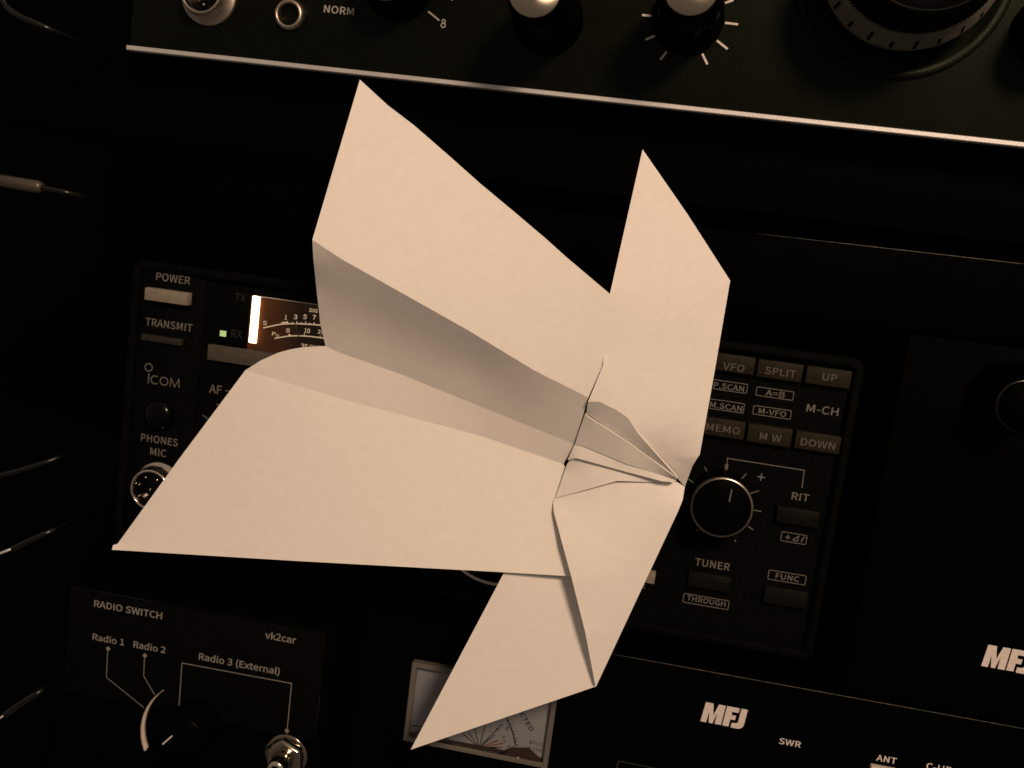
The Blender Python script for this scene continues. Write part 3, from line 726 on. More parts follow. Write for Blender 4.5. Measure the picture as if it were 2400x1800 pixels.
arc(t, [(-79.77, 0, 9.10), (-78.60, 0, 9.39), (-77.52, 0, 9.60)], 0.42)
arc(t, [(-77.00, 0, 5.40), (-76.11, 0, 5.47)], 0.42)
text(t, 'S', (-86.24, 0, 7.55), (-84.75, 0, 7.69), cap=1.35, y=Y)
for s, a, b in (('1', (-78.75, 0, 10.39), (-78.01, 0, 10.42)), ('3', (-75.76, 0, 10.96), (-74.43, 0, 11.12)), ('5', (-72.43, 0, 11.43), (-71.19, 0, 11.58)), ('7', (-69.18, 0, 11.67), (-68.00, 0, 11.80)), ('9', (-65.99, 0, 11.65), (-64.82, 0, 11.75))):
    text(t, s, a, b, cap=1.5, y=Y)
text(t, 'SIG', (-70.62, 0, 14.02), (-67.74, 0, 14.20), cap=1.2, y=Y)
text(t, 'P', (-82.63, 0, 4.52), (-81.43, 0, 4.55), cap=1.15, y=Y)
text(t, 'O', (-81.28, 0, 4.25), (-80.20, 0, 4.28), cap=0.85, y=Y)
text(t, '0', (-77.82, 0, 6.12), (-76.63, 0, 6.20), cap=1.45, y=Y)
text(t, '10', (-71.53, 0, 6.97), (-69.60, 0, 7.07), cap=1.45, y=Y)
text(t, '25', (-66.95, 0, 7.35), (-64.66, 0, 7.39), cap=1.2, y=Y)
text(t, 'RF OUT', (-72.03, 0, 2.10), (-65.31, 0, 2.11), cap=1.1, y=Y)
for a, b in (((-77.68, 0, 9.96), (-77.53, 0, 9.26)), ((-74.46, 0, 10.41), (-74.34, 0, 9.70)), ((-71.48, 0, 10.75), (-71.36, 0, 10.04)), ((-68.44, 0, 10.88), (-68.40, 0, 10.17)),
             ((-71.43, 0, 6.61), (-71.37, 0, 5.94)), ((-65.93, 0, 6.71), (-65.86, 0, 6.07)), ((-76.58, 0, 5.72), (-76.45, 0, 5.16)), ((-75.94, 0, 9.84), (-75.88, 0, 9.49)), ((-72.85, 0, 10.27), (-72.77, 0, 9.92)), ((-69.99, 0, 10.45), (-69.95, 0, 10.10))):
    stroke(t, xz(a), xz(b), 0.26, Y)
obj('scale_lettering', t, M['scale_ink'], mt, smooth=0)
t = bmesh.new()
a, b = (-75.12, -1.00, 10.65), (-71.63, -1.00, 1.88)
tube(t, [(a[0], -0.75, a[2]), (b[0], -0.75, b[2])], 0.2, 8)
obj('needle', t, M['needle'], mt)
obj('indicator_lamp', box(bmesh.new(), (-100.63, 0, 2.79)[0], (-98.48, 0, 3.09)[0], -1.1, -0.7, (-99.54, 0, 1.77)[2], (-99.72, 0, 3.70)[2], 0.1), M['led'], r)
key(r, ((-104.13, -2.00, -1.45), (-80.36, -2.00, -1.24), (-80.29, -2.00, -6.65), (-104.07, -2.00, -6.84)), -2, M['key_mid'], 'filler_bar')
label(r, 'print_faint', 'TX', (-96.58, 0, 14.52), (-92.63, 0, 14.40), y=-0.76)
label(r, 'print_faint', 'RX', (-96.73, 0, 2.10), (-92.86, 0, 2.13), y=-0.76)

# left column
b = key(r, ((-127.09, -4.00, 14.82), (-111.63, -4.00, 15.01), (-111.71, -4.00, 10.74), (-127.11, -4.00, 10.56)), -4, M['key_grey'], 'power_button')
b = key(r, ((-127.94, -2.50, -1.36), (-113.13, -2.50, -0.89), (-113.55, -2.50, -3.21), (-128.08, -2.50, -3.58)), -2.5, M['key_dark'], 'transmit_button')
t = bmesh.new()
YC = -0.95
label(r, 'print_dim', 'POWER', (-124.92, -1.00, 17.65), (-112.67, -1.00, 17.49), y=YC)
label(r, 'print_dim', 'TRANSMIT', (-127.60, -1.00, 1.67), (-110.58, -1.00, 1.91), y=YC)
label(r, 'print_dim', 'PHONES', (-126.07, -1.00, -38.52), (-112.48, -1.00, -38.36), y=YC)
label(r, 'print_dim', 'MIC', (-122.28, -1.00, -42.95), (-116.39, -1.00, -42.85), y=YC)
t = bmesh.new()
c = xz((-125.19, -1.00, -12.56))
disc(t, c, 1.5, YC, 32, 1.15)
q = (-124.92, -1.00, -18.08); q2 = (-125.29, -1.00, -14.57)
stroke(t, (q[0], q[2]), (q[0], q2[2]), 0.42, YC)
bz = (q[2] + (-111.94, -1.00, -17.93)[2]) / 2
H = 2.95
def ring_arc(cx, cz, rr, a0, a1, w):
    n = 28
    path(t, [(cx + rr * math.cos(math.radians(a0 + (a1 - a0) * k / n)), cz + rr * math.sin(math.radians(a0 + (a1 - a0) * k / n))) for k in range(n + 1)], w, YC)
ring_arc(q[0] + 2.35, bz + H / 2, H / 2 - 0.1, 48, 312, 0.38)
ring_arc(q[0] + 5.65, bz + H / 2, H / 2 - 0.1, 0, 360, 0.38)
xm = q[0] + 7.95
path(t, [(xm, bz), (xm + 0.25, bz + H), (xm + 1.65, bz + 0.1), (xm + 3.05, bz + H), (xm + 3.3, bz)], 0.38, YC)
obj('logo', t, M['print_dim'], r, smooth=0)
c = (-119.59, -1.00, -28.30)
pj = obj('phones_jack', lathe(bmesh.new(), c[0], c[2], [(5.3, -0.8), (5.3, -1.8), (5.1, -2.5), (4.4, -3.3), (3.2, -3.9), (1.6, -4.2), (0, -4.3)], 56), M['gloss'], r)
c = (-117.89, -1.00, -53.25)
mj = obj('microphone_socket', lathe(bmesh.new(), c[0], c[2], [(8.6, -0.8), (8.6, -1.6), (8.2, -2.2), (7.3, -2.4), (7.15, -7.2), (6.9, -7.9), (6.5, -8.1), (6.2, -7.8), (6.1, -6.6), (6.1, -3.0)], 72), M['chrome'], r)
obj('insert', lathe(bmesh.new(), c[0], c[2], [(6.1, -4.2), (5.6, -4.4), (0, -4.4)], 48), M['gloss'], mj)
for p in ((-121.14, -5.00, -49.96), (-116.86, -5.00, -50.28), (-123.37, -5.00, -52.85), (-119.21, -5.00, -54.02), (-122.65, -5.00, -56.55), (-119.00, -5.00, -57.97), (-115.13, -5.00, -55.20)):
    obj('pin', lathe(bmesh.new(), p[0], p[2], [(0.42, -4.3), (0.42, -4.9), (0.30, -5.2), (0, -5.25)], 12), M['chrome'], mj)
t = bmesh.new()
label(r, 'print_dim', 'AF', (-103.17, 0, -18.13), (-98.69, 0, -18.05))
stroke(t, xz((-97.43, 0, -16.68)), xz((-95.43, 0, -16.68)), 0.4, -0.06)
stroke(t, xz((-104.69, 0, -26.27)), xz((-102.50, 0, -27.50)), 0.35, -0.06)
stroke(t, xz((-99.94, 0, -21.44)), xz((-99.19, 0, -22.82)), 0.35, -0.06)
obj('scale_marks', t, M['print_dim'], r, smooth=0)
c = (-91.99, 0, -30.68)
obj('gain_knob', lathe(bmesh.new(), c[0], c[2], [(6.2, 0), (6.2, -7), (5.6, -8), (0, -8)], 48), M['knob'], r)

# right-hand keys
F = -2.4
KEYS = [
    ('VFO', ((61.02, -2.40, 19.49), (74.82, -2.40, 19.62), (75.43, -2.40, 14.14), (61.45, -2.40, 14.14)), (65.49, -2.40, 14.59), (72.16, -2.40, 14.88)),
    ('SPLIT', ((75.90, -2.40, 19.39), (89.55, -2.40, 19.43), (89.87, -2.40, 13.93), (76.11, -2.40, 13.97)), (78.38, -2.40, 15.12), (87.76, -2.40, 15.34)),
    ('UP', ((90.71, -2.40, 19.39), (104.12, -2.40, 19.61), (104.50, -2.40, 14.15), (90.94, -2.40, 13.94)), (95.79, -2.40, 15.70), (100.19, -2.40, 15.82)),
    ('MEMO', ((60.84, -2.40, -1.00), (75.15, -2.40, -0.95), (75.42, -2.40, -6.60), (61.16, -2.40, -6.61)), (63.33, -2.40, -5.03), (73.86, -2.40, -5.05)),
    ('M W', ((76.18, -2.40, -0.89), (89.68, -2.40, -1.18), (89.83, -2.40, -6.81), (76.25, -2.40, -6.74)), (80.13, -2.40, -5.59), (86.71, -2.40, -5.38)),
    ('DOWN', ((90.92, -2.40, -0.99), (104.43, -2.40, -1.24), (104.87, -2.40, -6.59), (90.98, -2.40, -6.63)), (92.68, -2.40, -5.33), (103.12, -2.40, -5.26)),
]
for s, cor, a, b in KEYS:
    k = key(r, cor, F, M['key_olive'], bev=0.25)
    t = bmesh.new()
    text(t, s, a, b, y=F - 0.05, cap=2.2)
    obj('lettering', t, M['print_key'], k, smooth=0)
t = bmesh.new()
Y = -0.06
for s, bx, a, b in (
    ('P.SCAN', ((62.74, 0, 10.91), (74.27, 0, 10.96), (74.28, 0, 7.82), (62.82, 0, 7.76)), (63.81, 0, 8.32), (73.27, 0, 8.35)),
    ('A=B', ((76.86, 0, 10.68), (88.60, 0, 10.59), (88.62, 0, 7.78), (77.05, 0, 7.64)), (79.97, 0, 8.26), (85.92, 0, 8.33)),
    ('M.SCAN', ((62.49, 0, 4.68), (74.21, 0, 4.74), (74.35, 0, 1.51), (62.59, 0, 1.38)), (63.59, 0, 1.88), (73.66, 0, 2.09)),
    ('M-VFO', ((76.86, 0, 4.64), (88.74, 0, 4.70), (88.89, 0, 1.67), (77.09, 0, 1.69)), (78.75, 0, 2.25), (87.28, 0, 2.31)),
    ('THROUGH', ((64.66, 0, -59.71), (79.54, 0, -59.77), (79.59, 0, -62.97), (64.87, 0, -62.97)), (65.98, 0, -62.03), (78.45, 0, -62.01)),
    ('FUNC', ((89.98, 0, -47.29), (101.91, 0, -47.24), (102.13, 0, -50.46), (90.19, 0, -50.62)), (92.47, 0, -49.71), (99.88, 0, -49.82)),
):
    X = span(*bx)
    t = bmesh.new()
    frame_line(t, X[0], X[1], X[2], X[3], 0.24, Y)
    text(t, s, a, b, cap=1.75)
    obj('boxed_lettering', t, M['print_dim'], r, smooth=0)
t = bmesh.new()
X = span((91.91, 0, -34.20), (100.04, 0, -34.14), (100.08, 0, -37.47), (92.07, 0, -37.29))
frame_line(t, X[0], X[1], X[2], X[3], 0.24, Y)
c = xz((94.16, 0, -35.80))
stroke(t, (c[0] - 0.75, c[1]), (c[0] + 0.75, c[1]), 0.35, Y)
stroke(t, (c[0], c[1] - 0.75), (c[0], c[1] + 0.75), 0.35, Y - 0.01)
path(t, [(c[0] + 1.5, c[1] - 0.75), (c[0] + 3.3, c[1] + 0.95), (c[0] + 3.1, c[1] - 0.75), (c[0] + 1.5, c[1] - 0.75)], 0.3, Y)
path(t, [(c[0] + 4.3, c[1] - 0.9), (c[0] + 4.65, c[1] + 0.5), (c[0] + 5.2, c[1] + 0.95)], 0.36, Y)
obj('boxed_lettering', t, M['print_dim'], r, smooth=0)
label(r, 'print_dim', 'M-CH', (93.08, 0, 4.91), (102.81, 0, 5.16), cap=2.4)
label(r, 'print_dim', 'RIT', (93.17, 0, -23.43), (98.56, 0, -23.37), cap=2.35)
label(r, 'print_dim', 'TUNER', (66.77, 0, -49.99), (77.92, 0, -49.78), cap=2.4)
label(r, 'print_dim', 'Z', (51.12, 0, -60.47), (52.24, 0, -60.48), cap=1.3)
t = bmesh.new()
path(t, [xz((71.91, 0, -15.69)), xz((71.57, 0, -13.50)), xz((95.62, 0, -13.59)), xz((95.83, 0, -19.21))], 0.30, Y)
stroke(t, xz((71.71, 0, -15.44)), xz((71.97, 0, -19.89)), 0.95, Y - 0.02)
for a, b in (((65.07, 0, -17.41), (66.87, 0, -20.29)), ((60.58, 0, -22.12), (63.38, 0, -23.68)), ((59.55, 0, -28.60), (61.57, 0, -28.62)), ((78.16, 0, -17.48), (76.52, 0, -20.19)),
             ((82.95, 0, -22.31), (80.44, 0, -23.62)), ((81.89, 0, -28.80), (84.75, 0, -28.87)), ((81.37, 0, -34.30), (83.14, 0, -35.25)), ((77.99, 0, -39.44), (78.44, 0, -40.07)), ((66.52, 0, -37.54), (65.25, 0, -39.05))):
    stroke(t, xz(a), xz(b), 0.32, Y)
c = xz((82.88, 0, -17.84))
stroke(t, (c[0] - 1.2, c[1]), (c[0] + 1.2, c[1]), 0.42, Y)
stroke(t, (c[0], c[1] - 1.2), (c[0], c[1] + 1.2), 0.42, Y - 0.01)
obj('offset_scale', t, M['print_dim'], r, smooth=0)
key(r, ((89.00, -2.00, -25.66), (102.44, -2.00, -25.81), (102.10, -2.00, -30.92), (89.37, -2.00, -31.20)), -2, M['key_black'])
key(r, ((65.11, -2.00, -51.69), (78.47, -2.00, -51.43), (78.90, -2.00, -56.58), (65.39, -2.00, -56.70)), -2, M['key_black'])
key(r, ((89.49, -2.00, -52.22), (102.89, -2.00, -52.23), (103.33, -2.00, -57.83), (89.92, -2.00, -57.84)), -2, M['key_black'])
key(r, ((41.29, -2.00, -54.02), (54.77, -2.00, -53.89), (54.96, -2.00, -58.00), (41.45, -2.00, -58.08)), -2, M['key_grey'])
# offset knob
c = (72.89, 0, -27.64)
c = (71.04, -13.00, -26.59)
kb = obj('offset_knob', lathe(bmesh.new(), c[0], c[2], [(9.5, 0.0), (9.5, -3.0), (9.35, -11.6), (9.3, -12.2), (8.98, -12.9), (8.8, -13.0), (0, -13.0)], 80), M['knob'], r)
obj('chrome_edge', lathe(bmesh.new(), c[0], c[2], [(9.35, -11.8), (9.66, -12.0), (9.66, -12.4), (9.45, -12.75), (8.98, -12.98), (8.9, -12.98)], 96), M['satin_chrome'], kb)
t = bmesh.new()
a, b = xz((73.14, -12.50, -20.40)), xz((72.97, -12.50, -24.36))
stroke(t, a, b, 0.40, -13.06)
obj('pointer', t, M['print_dim'], kb, smooth=0)
# main dial behind the plane
c = (3.6, -43.0)
dk = obj('main_dial', lathe(bmesh.new(), c[0], c[1], [(22.6, 0), (22.6, -4), (21.6, -5), (20.5, -6), (20.3, -10.8), (19.6, -11.4), (12.0, -11.4), (11.6, -12), (11, -19), (10, -20), (0, -20)], 120), M['knob'], r)
obj('dial_ring', lathe(bmesh.new(), c[0], c[1], [(20.4, -8.8), (21.75, -9.3), (21.85, -9.9), (20.6, -10.9)], 120), M['ivory'], dk)

# ------------------------------------------------------------------ radio switch box with its printed label
sz1 = (-149.13, 0, -94.85)[2] + 0.6
sx0, sx1 = (-149.55, 0, -103.47)[0] - 2, (-50.01, 0, -107.12)[0]
r = root('switch_box', 'black radio switch box with white printed lettering and a chrome toggle', 'switch box', (0, 0, -190))
obj('box_body', box(bmesh.new(), sx0, sx1, 0.2, 120, -190, sz1, 1.0), M['tuner'], r)
lx0, lx1, lz0, lz1 = (-149.13, 0, -94.85)[0], (-53.14, 0, -120.42)[0], (-65.58, 0, -136.13)[2], (-127.11, 0, -94.72)[2]
t = bmesh.new()
box(t, lx0, lx1, -0.05, 0.19, lz0, sz1 - 1.6, 0.05)
obj('label_sheet', t, M['label'], r)
t = bmesh.new()
tube(t, [(lx0 + 0.3, -0.08, sz1 - 1.65), (lx0 + 32, -0.08, sz1 - 1.65)], 0.07, 8)
obj('sheet_edge', t, M['print_faint'], r)
t = bmesh.new()
tube(t, [(lx1, -0.08, sz1 - 24), (lx1, -0.08, lz0)], 0.07, 8)
obj('sheet_edge', t, M['print_faint'], r)
Y = -0.1
label(r, 'print_label', 'RADIO SWITCH', (-139.62, 0, -101.86), (-113.59, 0, -101.84), cap=2.45, font='thin', y=Y)
t = bmesh.new()
label(r, 'print_label', 'Radio 1', (-139.32, 0, -114.48), (-127.11, 0, -114.20), cap=2.35, font='thin', y=Y)
label(r, 'print_label', 'Radio 2', (-123.52, 0, -114.33), (-111.30, 0, -114.18), cap=2.35, font='thin', y=Y)
label(r, 'print_label', 'vk2car', (-75.06, 0, -101.79), (-63.75, 0, -101.55), cap=2.5, font='thin', y=Y)
label(r, 'print_label', 'Radio 3 (External)', (-98.65, 0, -114.26), (-68.48, 0, -113.95), cap=2.45, font='thin', y=Y)
for p, q in (((-133.05, 0, -116.62), 0.75), ((-118.89, 0, -116.52), 0.75), ((-63.75, 0, -134.21), 0.75)):
    disc(t, xz(p), q, Y - 0.02)
path(t, [xz((-133.16, 0, -117.13)), xz((-132.98, 0, -127.57)), xz((-117.67, 0, -136.32))], 0.25, Y)
path(t, [xz((-119.00, 0, -117.19)), xz((-118.77, 0, -124.31)), xz((-114.04, 0, -130.57))], 0.25, Y)
path(t, [xz((-104.47, 0, -134.23)), xz((-104.74, 0, -116.67)), xz((-63.79, 0, -116.38)), xz((-63.68, 0, -133.80))], 0.28, Y)
obj('wiring_diagram', t, M['print_label'], r, smooth=0)
c = (-97.10, -10.00, -137.49)
kb = obj('selector_knob', lathe(bmesh.new(), c[0], c[2], [(8.6, -0.2), (8.6, -2.0), (7.8, -2.8), (7.4, -11), (6.8, -12), (0, -12)], 72), M['knob'], r)
c = (-97.3, -143.4)
t = bmesh.new()
n = 30
R0 = []
for k in range(n + 1):
    a = math.radians(131 + 74 * k / n)
    wd = 0.22 + 1.45 * (k / n) ** 0.85
    if k == n:
        wd *= 0.55
    ro = 20.5
    R0.append([(c[0] + q * math.cos(a), yy, c[1] + q * math.sin(a)) for q, yy in ((ro, -0.2), (ro, -1.2), (ro - wd * 0.45, -1.5), (ro - wd, -1.2), (ro - wd, -0.2))])
V = [[t.verts.new(p) for p in q] for q in R0]
for a, b in zip(V, V[1:]):
    for k in range(5):
        t.faces.new((a[k], a[(k + 1) % 5], b[(k + 1) % 5], b[k]))
t.faces.new(V[0]); t.faces.new(V[-1])
bmesh.ops.recalc_face_normals(t, faces=t.faces[:])
obj('pale_crescent', t, M['collar'], r)  # raised pale crescent left of the knob, widening downwards
t = bmesh.new()
a, b = (-100.51, -12.00, -137.48), (-103.82, -12.00, -141.43)
stroke(t, xz(a), xz(b), 0.45, -12.07)
obj('pointer', t, M['print_white'], kb, smooth=0)
c = (-62.85, -2.00, -142.95)
sw = obj('toggle_switch', lathe(bmesh.new(), c[0], c[2], [(7.9, -0.2), (7.9, -0.9), (7.6, -1.3), (6.9, -1.5), (6.6, -1.5)], 64), M['dark_chrome'], r)
t = lathe(bmesh.new(), c[0], c[2], [(7.3, -1.4), (7.3, -3.4), (6.3, -4.4), (4.2, -4.5), (3.4, -4.0)], 6)
bmesh.ops.rotate(t, verts=t.verts[:], cent=(c[0], 0, c[2]), matrix=Matrix.Rotation(0.4, 3, 'Y'))
bmesh.ops.bevel(t, geom=t.edges[:], offset=0.25, segments=2, profile=0.5, affect='EDGES')
obj('nut', t, M['dark_chrome'], sw)
prof = []
for k in range(9):
    prof += [(2.9, -3.6 - k * 0.8), (3.25, -4.0 - k * 0.8)]
prof += [(2.6, -11.2), (1.6, -11.4)]
obj('threaded_bush', lathe(bmesh.new(), c[0], c[2], prof, 40), M['chrome'], sw)
t = bmesh.new()
tube(t, [(c[0], -9, c[2]), (c[0] - 0.6, -14, c[2] - 1.6), (c[0] - 1.4, -21, c[2] - 4.2)], [1.2, 1.4, 2.0], 16)
obj('lever', t, M['dark_chrome'], sw)

# ------------------------------------------------------------------ antenna tuner with the cross-needle meter
tz1 = -84.62
tx0 = (-40.72, 0, -111.62)[0]
r = root('antenna_tuner', 'wide black antenna tuner at the bottom with a white meter under the paper plane', 'tuner', (0, 0, -190))
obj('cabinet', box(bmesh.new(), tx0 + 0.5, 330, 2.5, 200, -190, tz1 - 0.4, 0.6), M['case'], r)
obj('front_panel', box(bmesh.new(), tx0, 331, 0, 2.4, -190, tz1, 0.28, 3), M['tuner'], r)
t = bmesh.new()
a, b = (44.21, -0.10, -85.19), (177.10, -0.10, -84.20)
tube(t, [(a[0] + (b[0] - a[0]) * k / 20, -0.02, tz1 - 0.12) for k in range(21)], 0.13, 8)
obj('edge_highlight', t, M['edge_glint'], r)  # highlight line of the tuner's top edge, put in as a pale strip
bx = span((51.58, 0, -122.00), (129.03, 0, -120.49), (130.38, 0, -136.33), (51.99, 0, -138.14))
t = bmesh.new()
frame_line(t, bx[0], bx[1], bx[2], bx[3], 0.5, -0.06, 1.0)
obj('display_outline', t, M['print_faint'], r, smooth=0)
# meter
X = span((-21.47, -3.00, -100.01), (29.32, -3.00, -98.21), (28.61, -3.00, -126.74), (-21.42, -3.00, -129.02))
t = bmesh.new()
rings = []
for inset, y in ((0, 0.2), (0, -2.6), (0.3, -3.0), (1.5, -3.0), (1.8, -2.7), (1.8, -0.9)):
    rings.append([t.verts.new((p[0], y, p[1])) for p in rrect(X[0] + inset, X[1] - inset, X[2] + inset, X[3] - inset, 0.4 if inset < 1 else 0.25, 2)])
for a, b in zip(rings, rings[1:]):
    for k in range(len(a)):
        k2 = (k + 1) % len(a)
        t.faces.new((a[k], a[k2], b[k2], b[k]))
bmesh.ops.recalc_face_normals(t, faces=t.faces[:])
mt = obj('cross_needle_meter', t, M['frame'], r)
fx0, fx1, fz0, fz1 = X[0] + 1.8, X[1] - 1.8, X[2] + 1.8, X[3] - 1.8
obj('meter_face', box(bmesh.new(), fx0, fx1, -0.9, -0.3, fz0, fz1), M['face'], mt, smooth=0)
Y = -0.96
t = bmesh.new()
hub = (4.92, -1.00, -125.98)
for p in ((-1.25, -1.00, -122.12), (0.58, -1.00, -121.12), (2.17, -1.00, -118.29), (5.95, -1.00, -117.53), (9.71, -1.00, -120.20), (11.31, -1.00, -116.44)):
    stroke(t, xz(hub), xz(p), 0.30, Y, 0.34)
a, b = (12.62, -1.00, -113.06), (17.21, -1.00, -122.56)
q = smooth_path([a, ((a[0] + b[0]) / 2 + 0.5, 0, (a[2] + b[2]) / 2), b], 8)
path(t, [(v.x, v.z) for v in q], 0.5, Y)
for k in range(0, len(q), 2):
    v = q[k]
    stroke(t, (v.x - 0.2, v.z - 0.05), (v.x + (1.3 if k % 4 == 0 else 0.8), v.z + 0.35), 0.22, Y - 0.01)
for k in (0, 1, 2):
    text(t, 'REFLECTED', (11.87, -1.00, -104.71), (21.48, -1.00, -116.65), y=Y - 0.01 * k, cap=1.45 + 0.08 * k, rot=True)
for k, p in enumerate(((10.32, -1.00, -118.04), (11.59, -1.00, -116.38), (13.69, -1.00, -116.58), (12.72, -1.00, -120.52), (13.34, -1.00, -121.95), (13.50, -1.00, -117.39))):
    disc(t, xz(p), 0.42, Y, 8, 0.2)
text(t, 'SWR', (14.32, -1.00, -123.78), (19.89, -1.00, -123.41), y=Y, cap=0.6)
path(t, [xz((-19.30, -1.00, -122.66)), xz((-17.78, -1.00, -122.67)), xz((-15.54, -1.00, -122.37))], 0.5, Y)
obj('scale_lettering', t, M['ink'], mt, smooth=0)
t = bmesh.new()
for p in ((11.12, -1.00, -121.94), (12.99, -1.00, -122.65), (12.89, -1.00, -124.23), (11.01, -1.00, -124.62)):
    stroke(t, xz(hub), xz(p), 0.35, Y - 0.02, 0.6)
obj('red_lines', t, M['ink_red'], mt, smooth=0)
t = bmesh.new()
text(t, 'Must', (21.81, -1.00, -121.14), (27.22, -1.00, -120.95), y=Y, cap=1.5, font='thin')
text(t, 'Ltm', (21.94, -1.00, -123.29), (26.34, -1.00, -123.16), y=Y, cap=1.4, font='thin')
obj('gold_lettering', t, M['ink_gold'], mt, smooth=0)
t = bmesh.new()
for sgn in (1, -1):
    P = [(12.25, -2.00, -127.28), (13.20, -2.00, -125.36), (15.22, -2.00, -123.85), (21.80, -2.00, -122.33), (23.92, -2.00, -123.91), (26.93, -2.00, -126.71)]
    xm = (fx0 + fx1) / 2
    pts = [(p[0] if sgn > 0 else 2 * xm - p[0], p[2]) for p in P]
    pts = [(pts[0][0], fz0 + 0.05)] + pts[:-1] + [(pts[-1][0], fz0 + 0.05)]
    if sgn > 0:
        pts = pts[::-1]
    prism(t, pts, -2.2, -0.95, 0.3)
box(t, fx0 + 0.1, fx1 - 0.1, -1.5, -0.95, fz0 + 0.02, fz0 + 1.0, 0.1)
obj('needle_cover', t, M['brown'], mt)
c = (18.63, -2.00, -126.26)
obj('zero_screw', lathe(bmesh.new(), c[0], c[2], [(0.7, -2.0), (0.7, -2.6), (0.4, -2.8), (0, -2.8)], 20), M['dull'], mt)
obj('pane', box(bmesh.new(), fx0 + 0.05, fx1 - 0.05, -2.75, -2.55, fz0 + 0.05, fz1 - 0.05), M['pane'], mt)

# bold slanted three-letter logo: M, F, J as blocks
def block_logo(bm, x, z, h, y, sl=0.08):
    def pl(pts):
        flat(bm, [[(x + px * h + pz * h * sl, z + pz * h) for px, pz in pts]], y)
    pl([(0.0, 0), (0.04, 1), (0.40, 1), (0.52, 0.42), (0.66, 1), (0.98, 1), (0.98, 0), (0.68, 0), (0.68, 0.56), (0.575, 0), (0.40, 0), (0.29, 0.56), (0.28, 0)])
    pl([(1.04, 0), (1.04, 1), (1.64, 1), (1.64, 0.76), (1.34, 0.76), (1.34, 0.60), (1.56, 0.60), (1.56, 0.37), (1.34, 0.37), (1.34, 0)])
    pl([(1.72, 1), (2.02, 1), (2.02, 0.25), (1.99, 0.10), (1.90, 0.01), (1.78, -0.03), (1.48, -0.03), (1.44, 0.0), (1.44, 0.22), (1.62, 0.22), (1.69, 0.25), (1.72, 0.32)])
t = bmesh.new()
a, b = (76.58, 0, -102.46), (90.70, 0, -101.85)
block_logo(t, a[0], (a[2] + b[2]) / 2, (b[0] - a[0]) / 2.05, -0.06)
obj('logo', t, M['print_white'], r, smooth=0)
label(r, 'print_white', 'SWR', (102.50, 0, -104.77), (109.49, 0, -104.75), cap=2.0)
label(r, 'print_white', 'ANT', (133.36, 0, -104.34), (139.64, 0, -104.14), cap=2.05)
label(r, 'print_white', 'C-UP', (148.87, 0, -103.98), (156.67, 0, -103.74), cap=2.05)
key(r, ((131.73, -2.00, -105.67), (139.81, -2.00, -105.45), (139.94, -2.00, -109.94), (131.85, -2.00, -110.18)), -2, M['collar'])
key(r, ((148.24, -3.00, -105.99), (155.98, -3.00, -104.63), (156.13, -3.00, -109.01), (148.17, -3.00, -109.24)), -3, M['collar'])

# ------------------------------------------------------------------ second tuner at the right
ux0 = (119.69, 0, -9.40)[0]
uz1 = 33
r = root('manual_tuner', 'black box at the right edge with a bright lettered badge and a chrome edged knob', 'tuner', (ux0, -3, tz1 + 1))
obj('cabinet', box(bmesh.new(), ux0, 330, 0.2, 200, tz1 + 1.0, uz1, 0.8), M['case'], r)
obj('front_panel', box(bmesh.new(), ux0 - 1, 331, -3, 0.1, tz1 + 2.6, uz1 + 0.4, 0.3), M['tuner'], r)
t = bmesh.new()
a, b = (157.85, -3.00, -66.11), (172.54, -3.00, -65.80)
block_logo(t, a[0], (a[2] + b[2]) / 2 + 0.2, (b[0] - a[0]) / 2.05, -3.06)
obj('logo', t, M['print_white'], r, smooth=0)
c = (148.89, -20.00, 17.97)
kb = obj('tuning_knob', lathe(bmesh.new(), c[0], c[2], [(11.0, -3), (11.0, -5), (8.4, -6.5), (7.6, -19.2), (7.35, -20.05), (0, -20.1)], 72), M['case'], r)
obj('chrome_edge', lathe(bmesh.new(), c[0], c[2], [(7.55, -18.9), (7.95, -19.2), (7.95, -19.6), (7.45, -20.1), (7.3, -20.12)], 72), M['black_chrome'], kb)

# ------------------------------------------------------------------ black leads at the left
def lead(name, label, pts, rad, m, parts=()):
    ro = root(name, label, 'cable', pts[0], 'leads entering from the left edge')
    obj('cable_jacket', tube(bmesh.new(), smooth_path(pts), rad, 16), M[m], ro)
    for pn, pp, pr, pm in parts:
        obj(pn, tube(bmesh.new(), pp, pr, 20), M[pm], ro)
    return ro
lead('black_cable', 'black lead curving down from the top left corner', [(-179.93, -20.00, 108.07), (-173.38, -20.00, 100.94), (-170.84, -20.00, 97.56), (-166.03, -20.00, 95.17), (-160.50, -19.00, 93.59), (-156.87, -16.00, 92.53), (-154.00, -4.00, 91.39), (-155.40, 25.00, 90.52), (-171.55, 80.00, 90.80)], 0.9, 'cable')
lead('black_cable', 'black lead with a thick grey plug below the top left corner', [(-157.72, -20.00, 43.60), (-151.03, -20.00, 43.17), (-146.38, -18.00, 42.78), (-143.52, -8.00, 42.11), (-147.12, 20.00, 40.50), (-163.38, 80.00, 37.25)], 0.8, 'cable',
     [('plug_barrel', [(-179.48, -20.00, 44.30), (-156.68, -20.00, 43.52), (-155.63, -20.00, 43.31)], [2.0, 2.0, 1.5], 'plug_grey')])
lead('black_cable', 'thin black lead at the left edge beside the microphone socket', [(-171.09, -22.00, -56.03), (-163.51, -22.00, -52.37), (-154.91, -22.00, -48.72), (-146.82, -20.00, -44.93), (-145.88, -12.00, -43.89), (-152.43, 20.00, -46.05), (-175.28, 90.00, -54.68)], 0.75, 'cable')
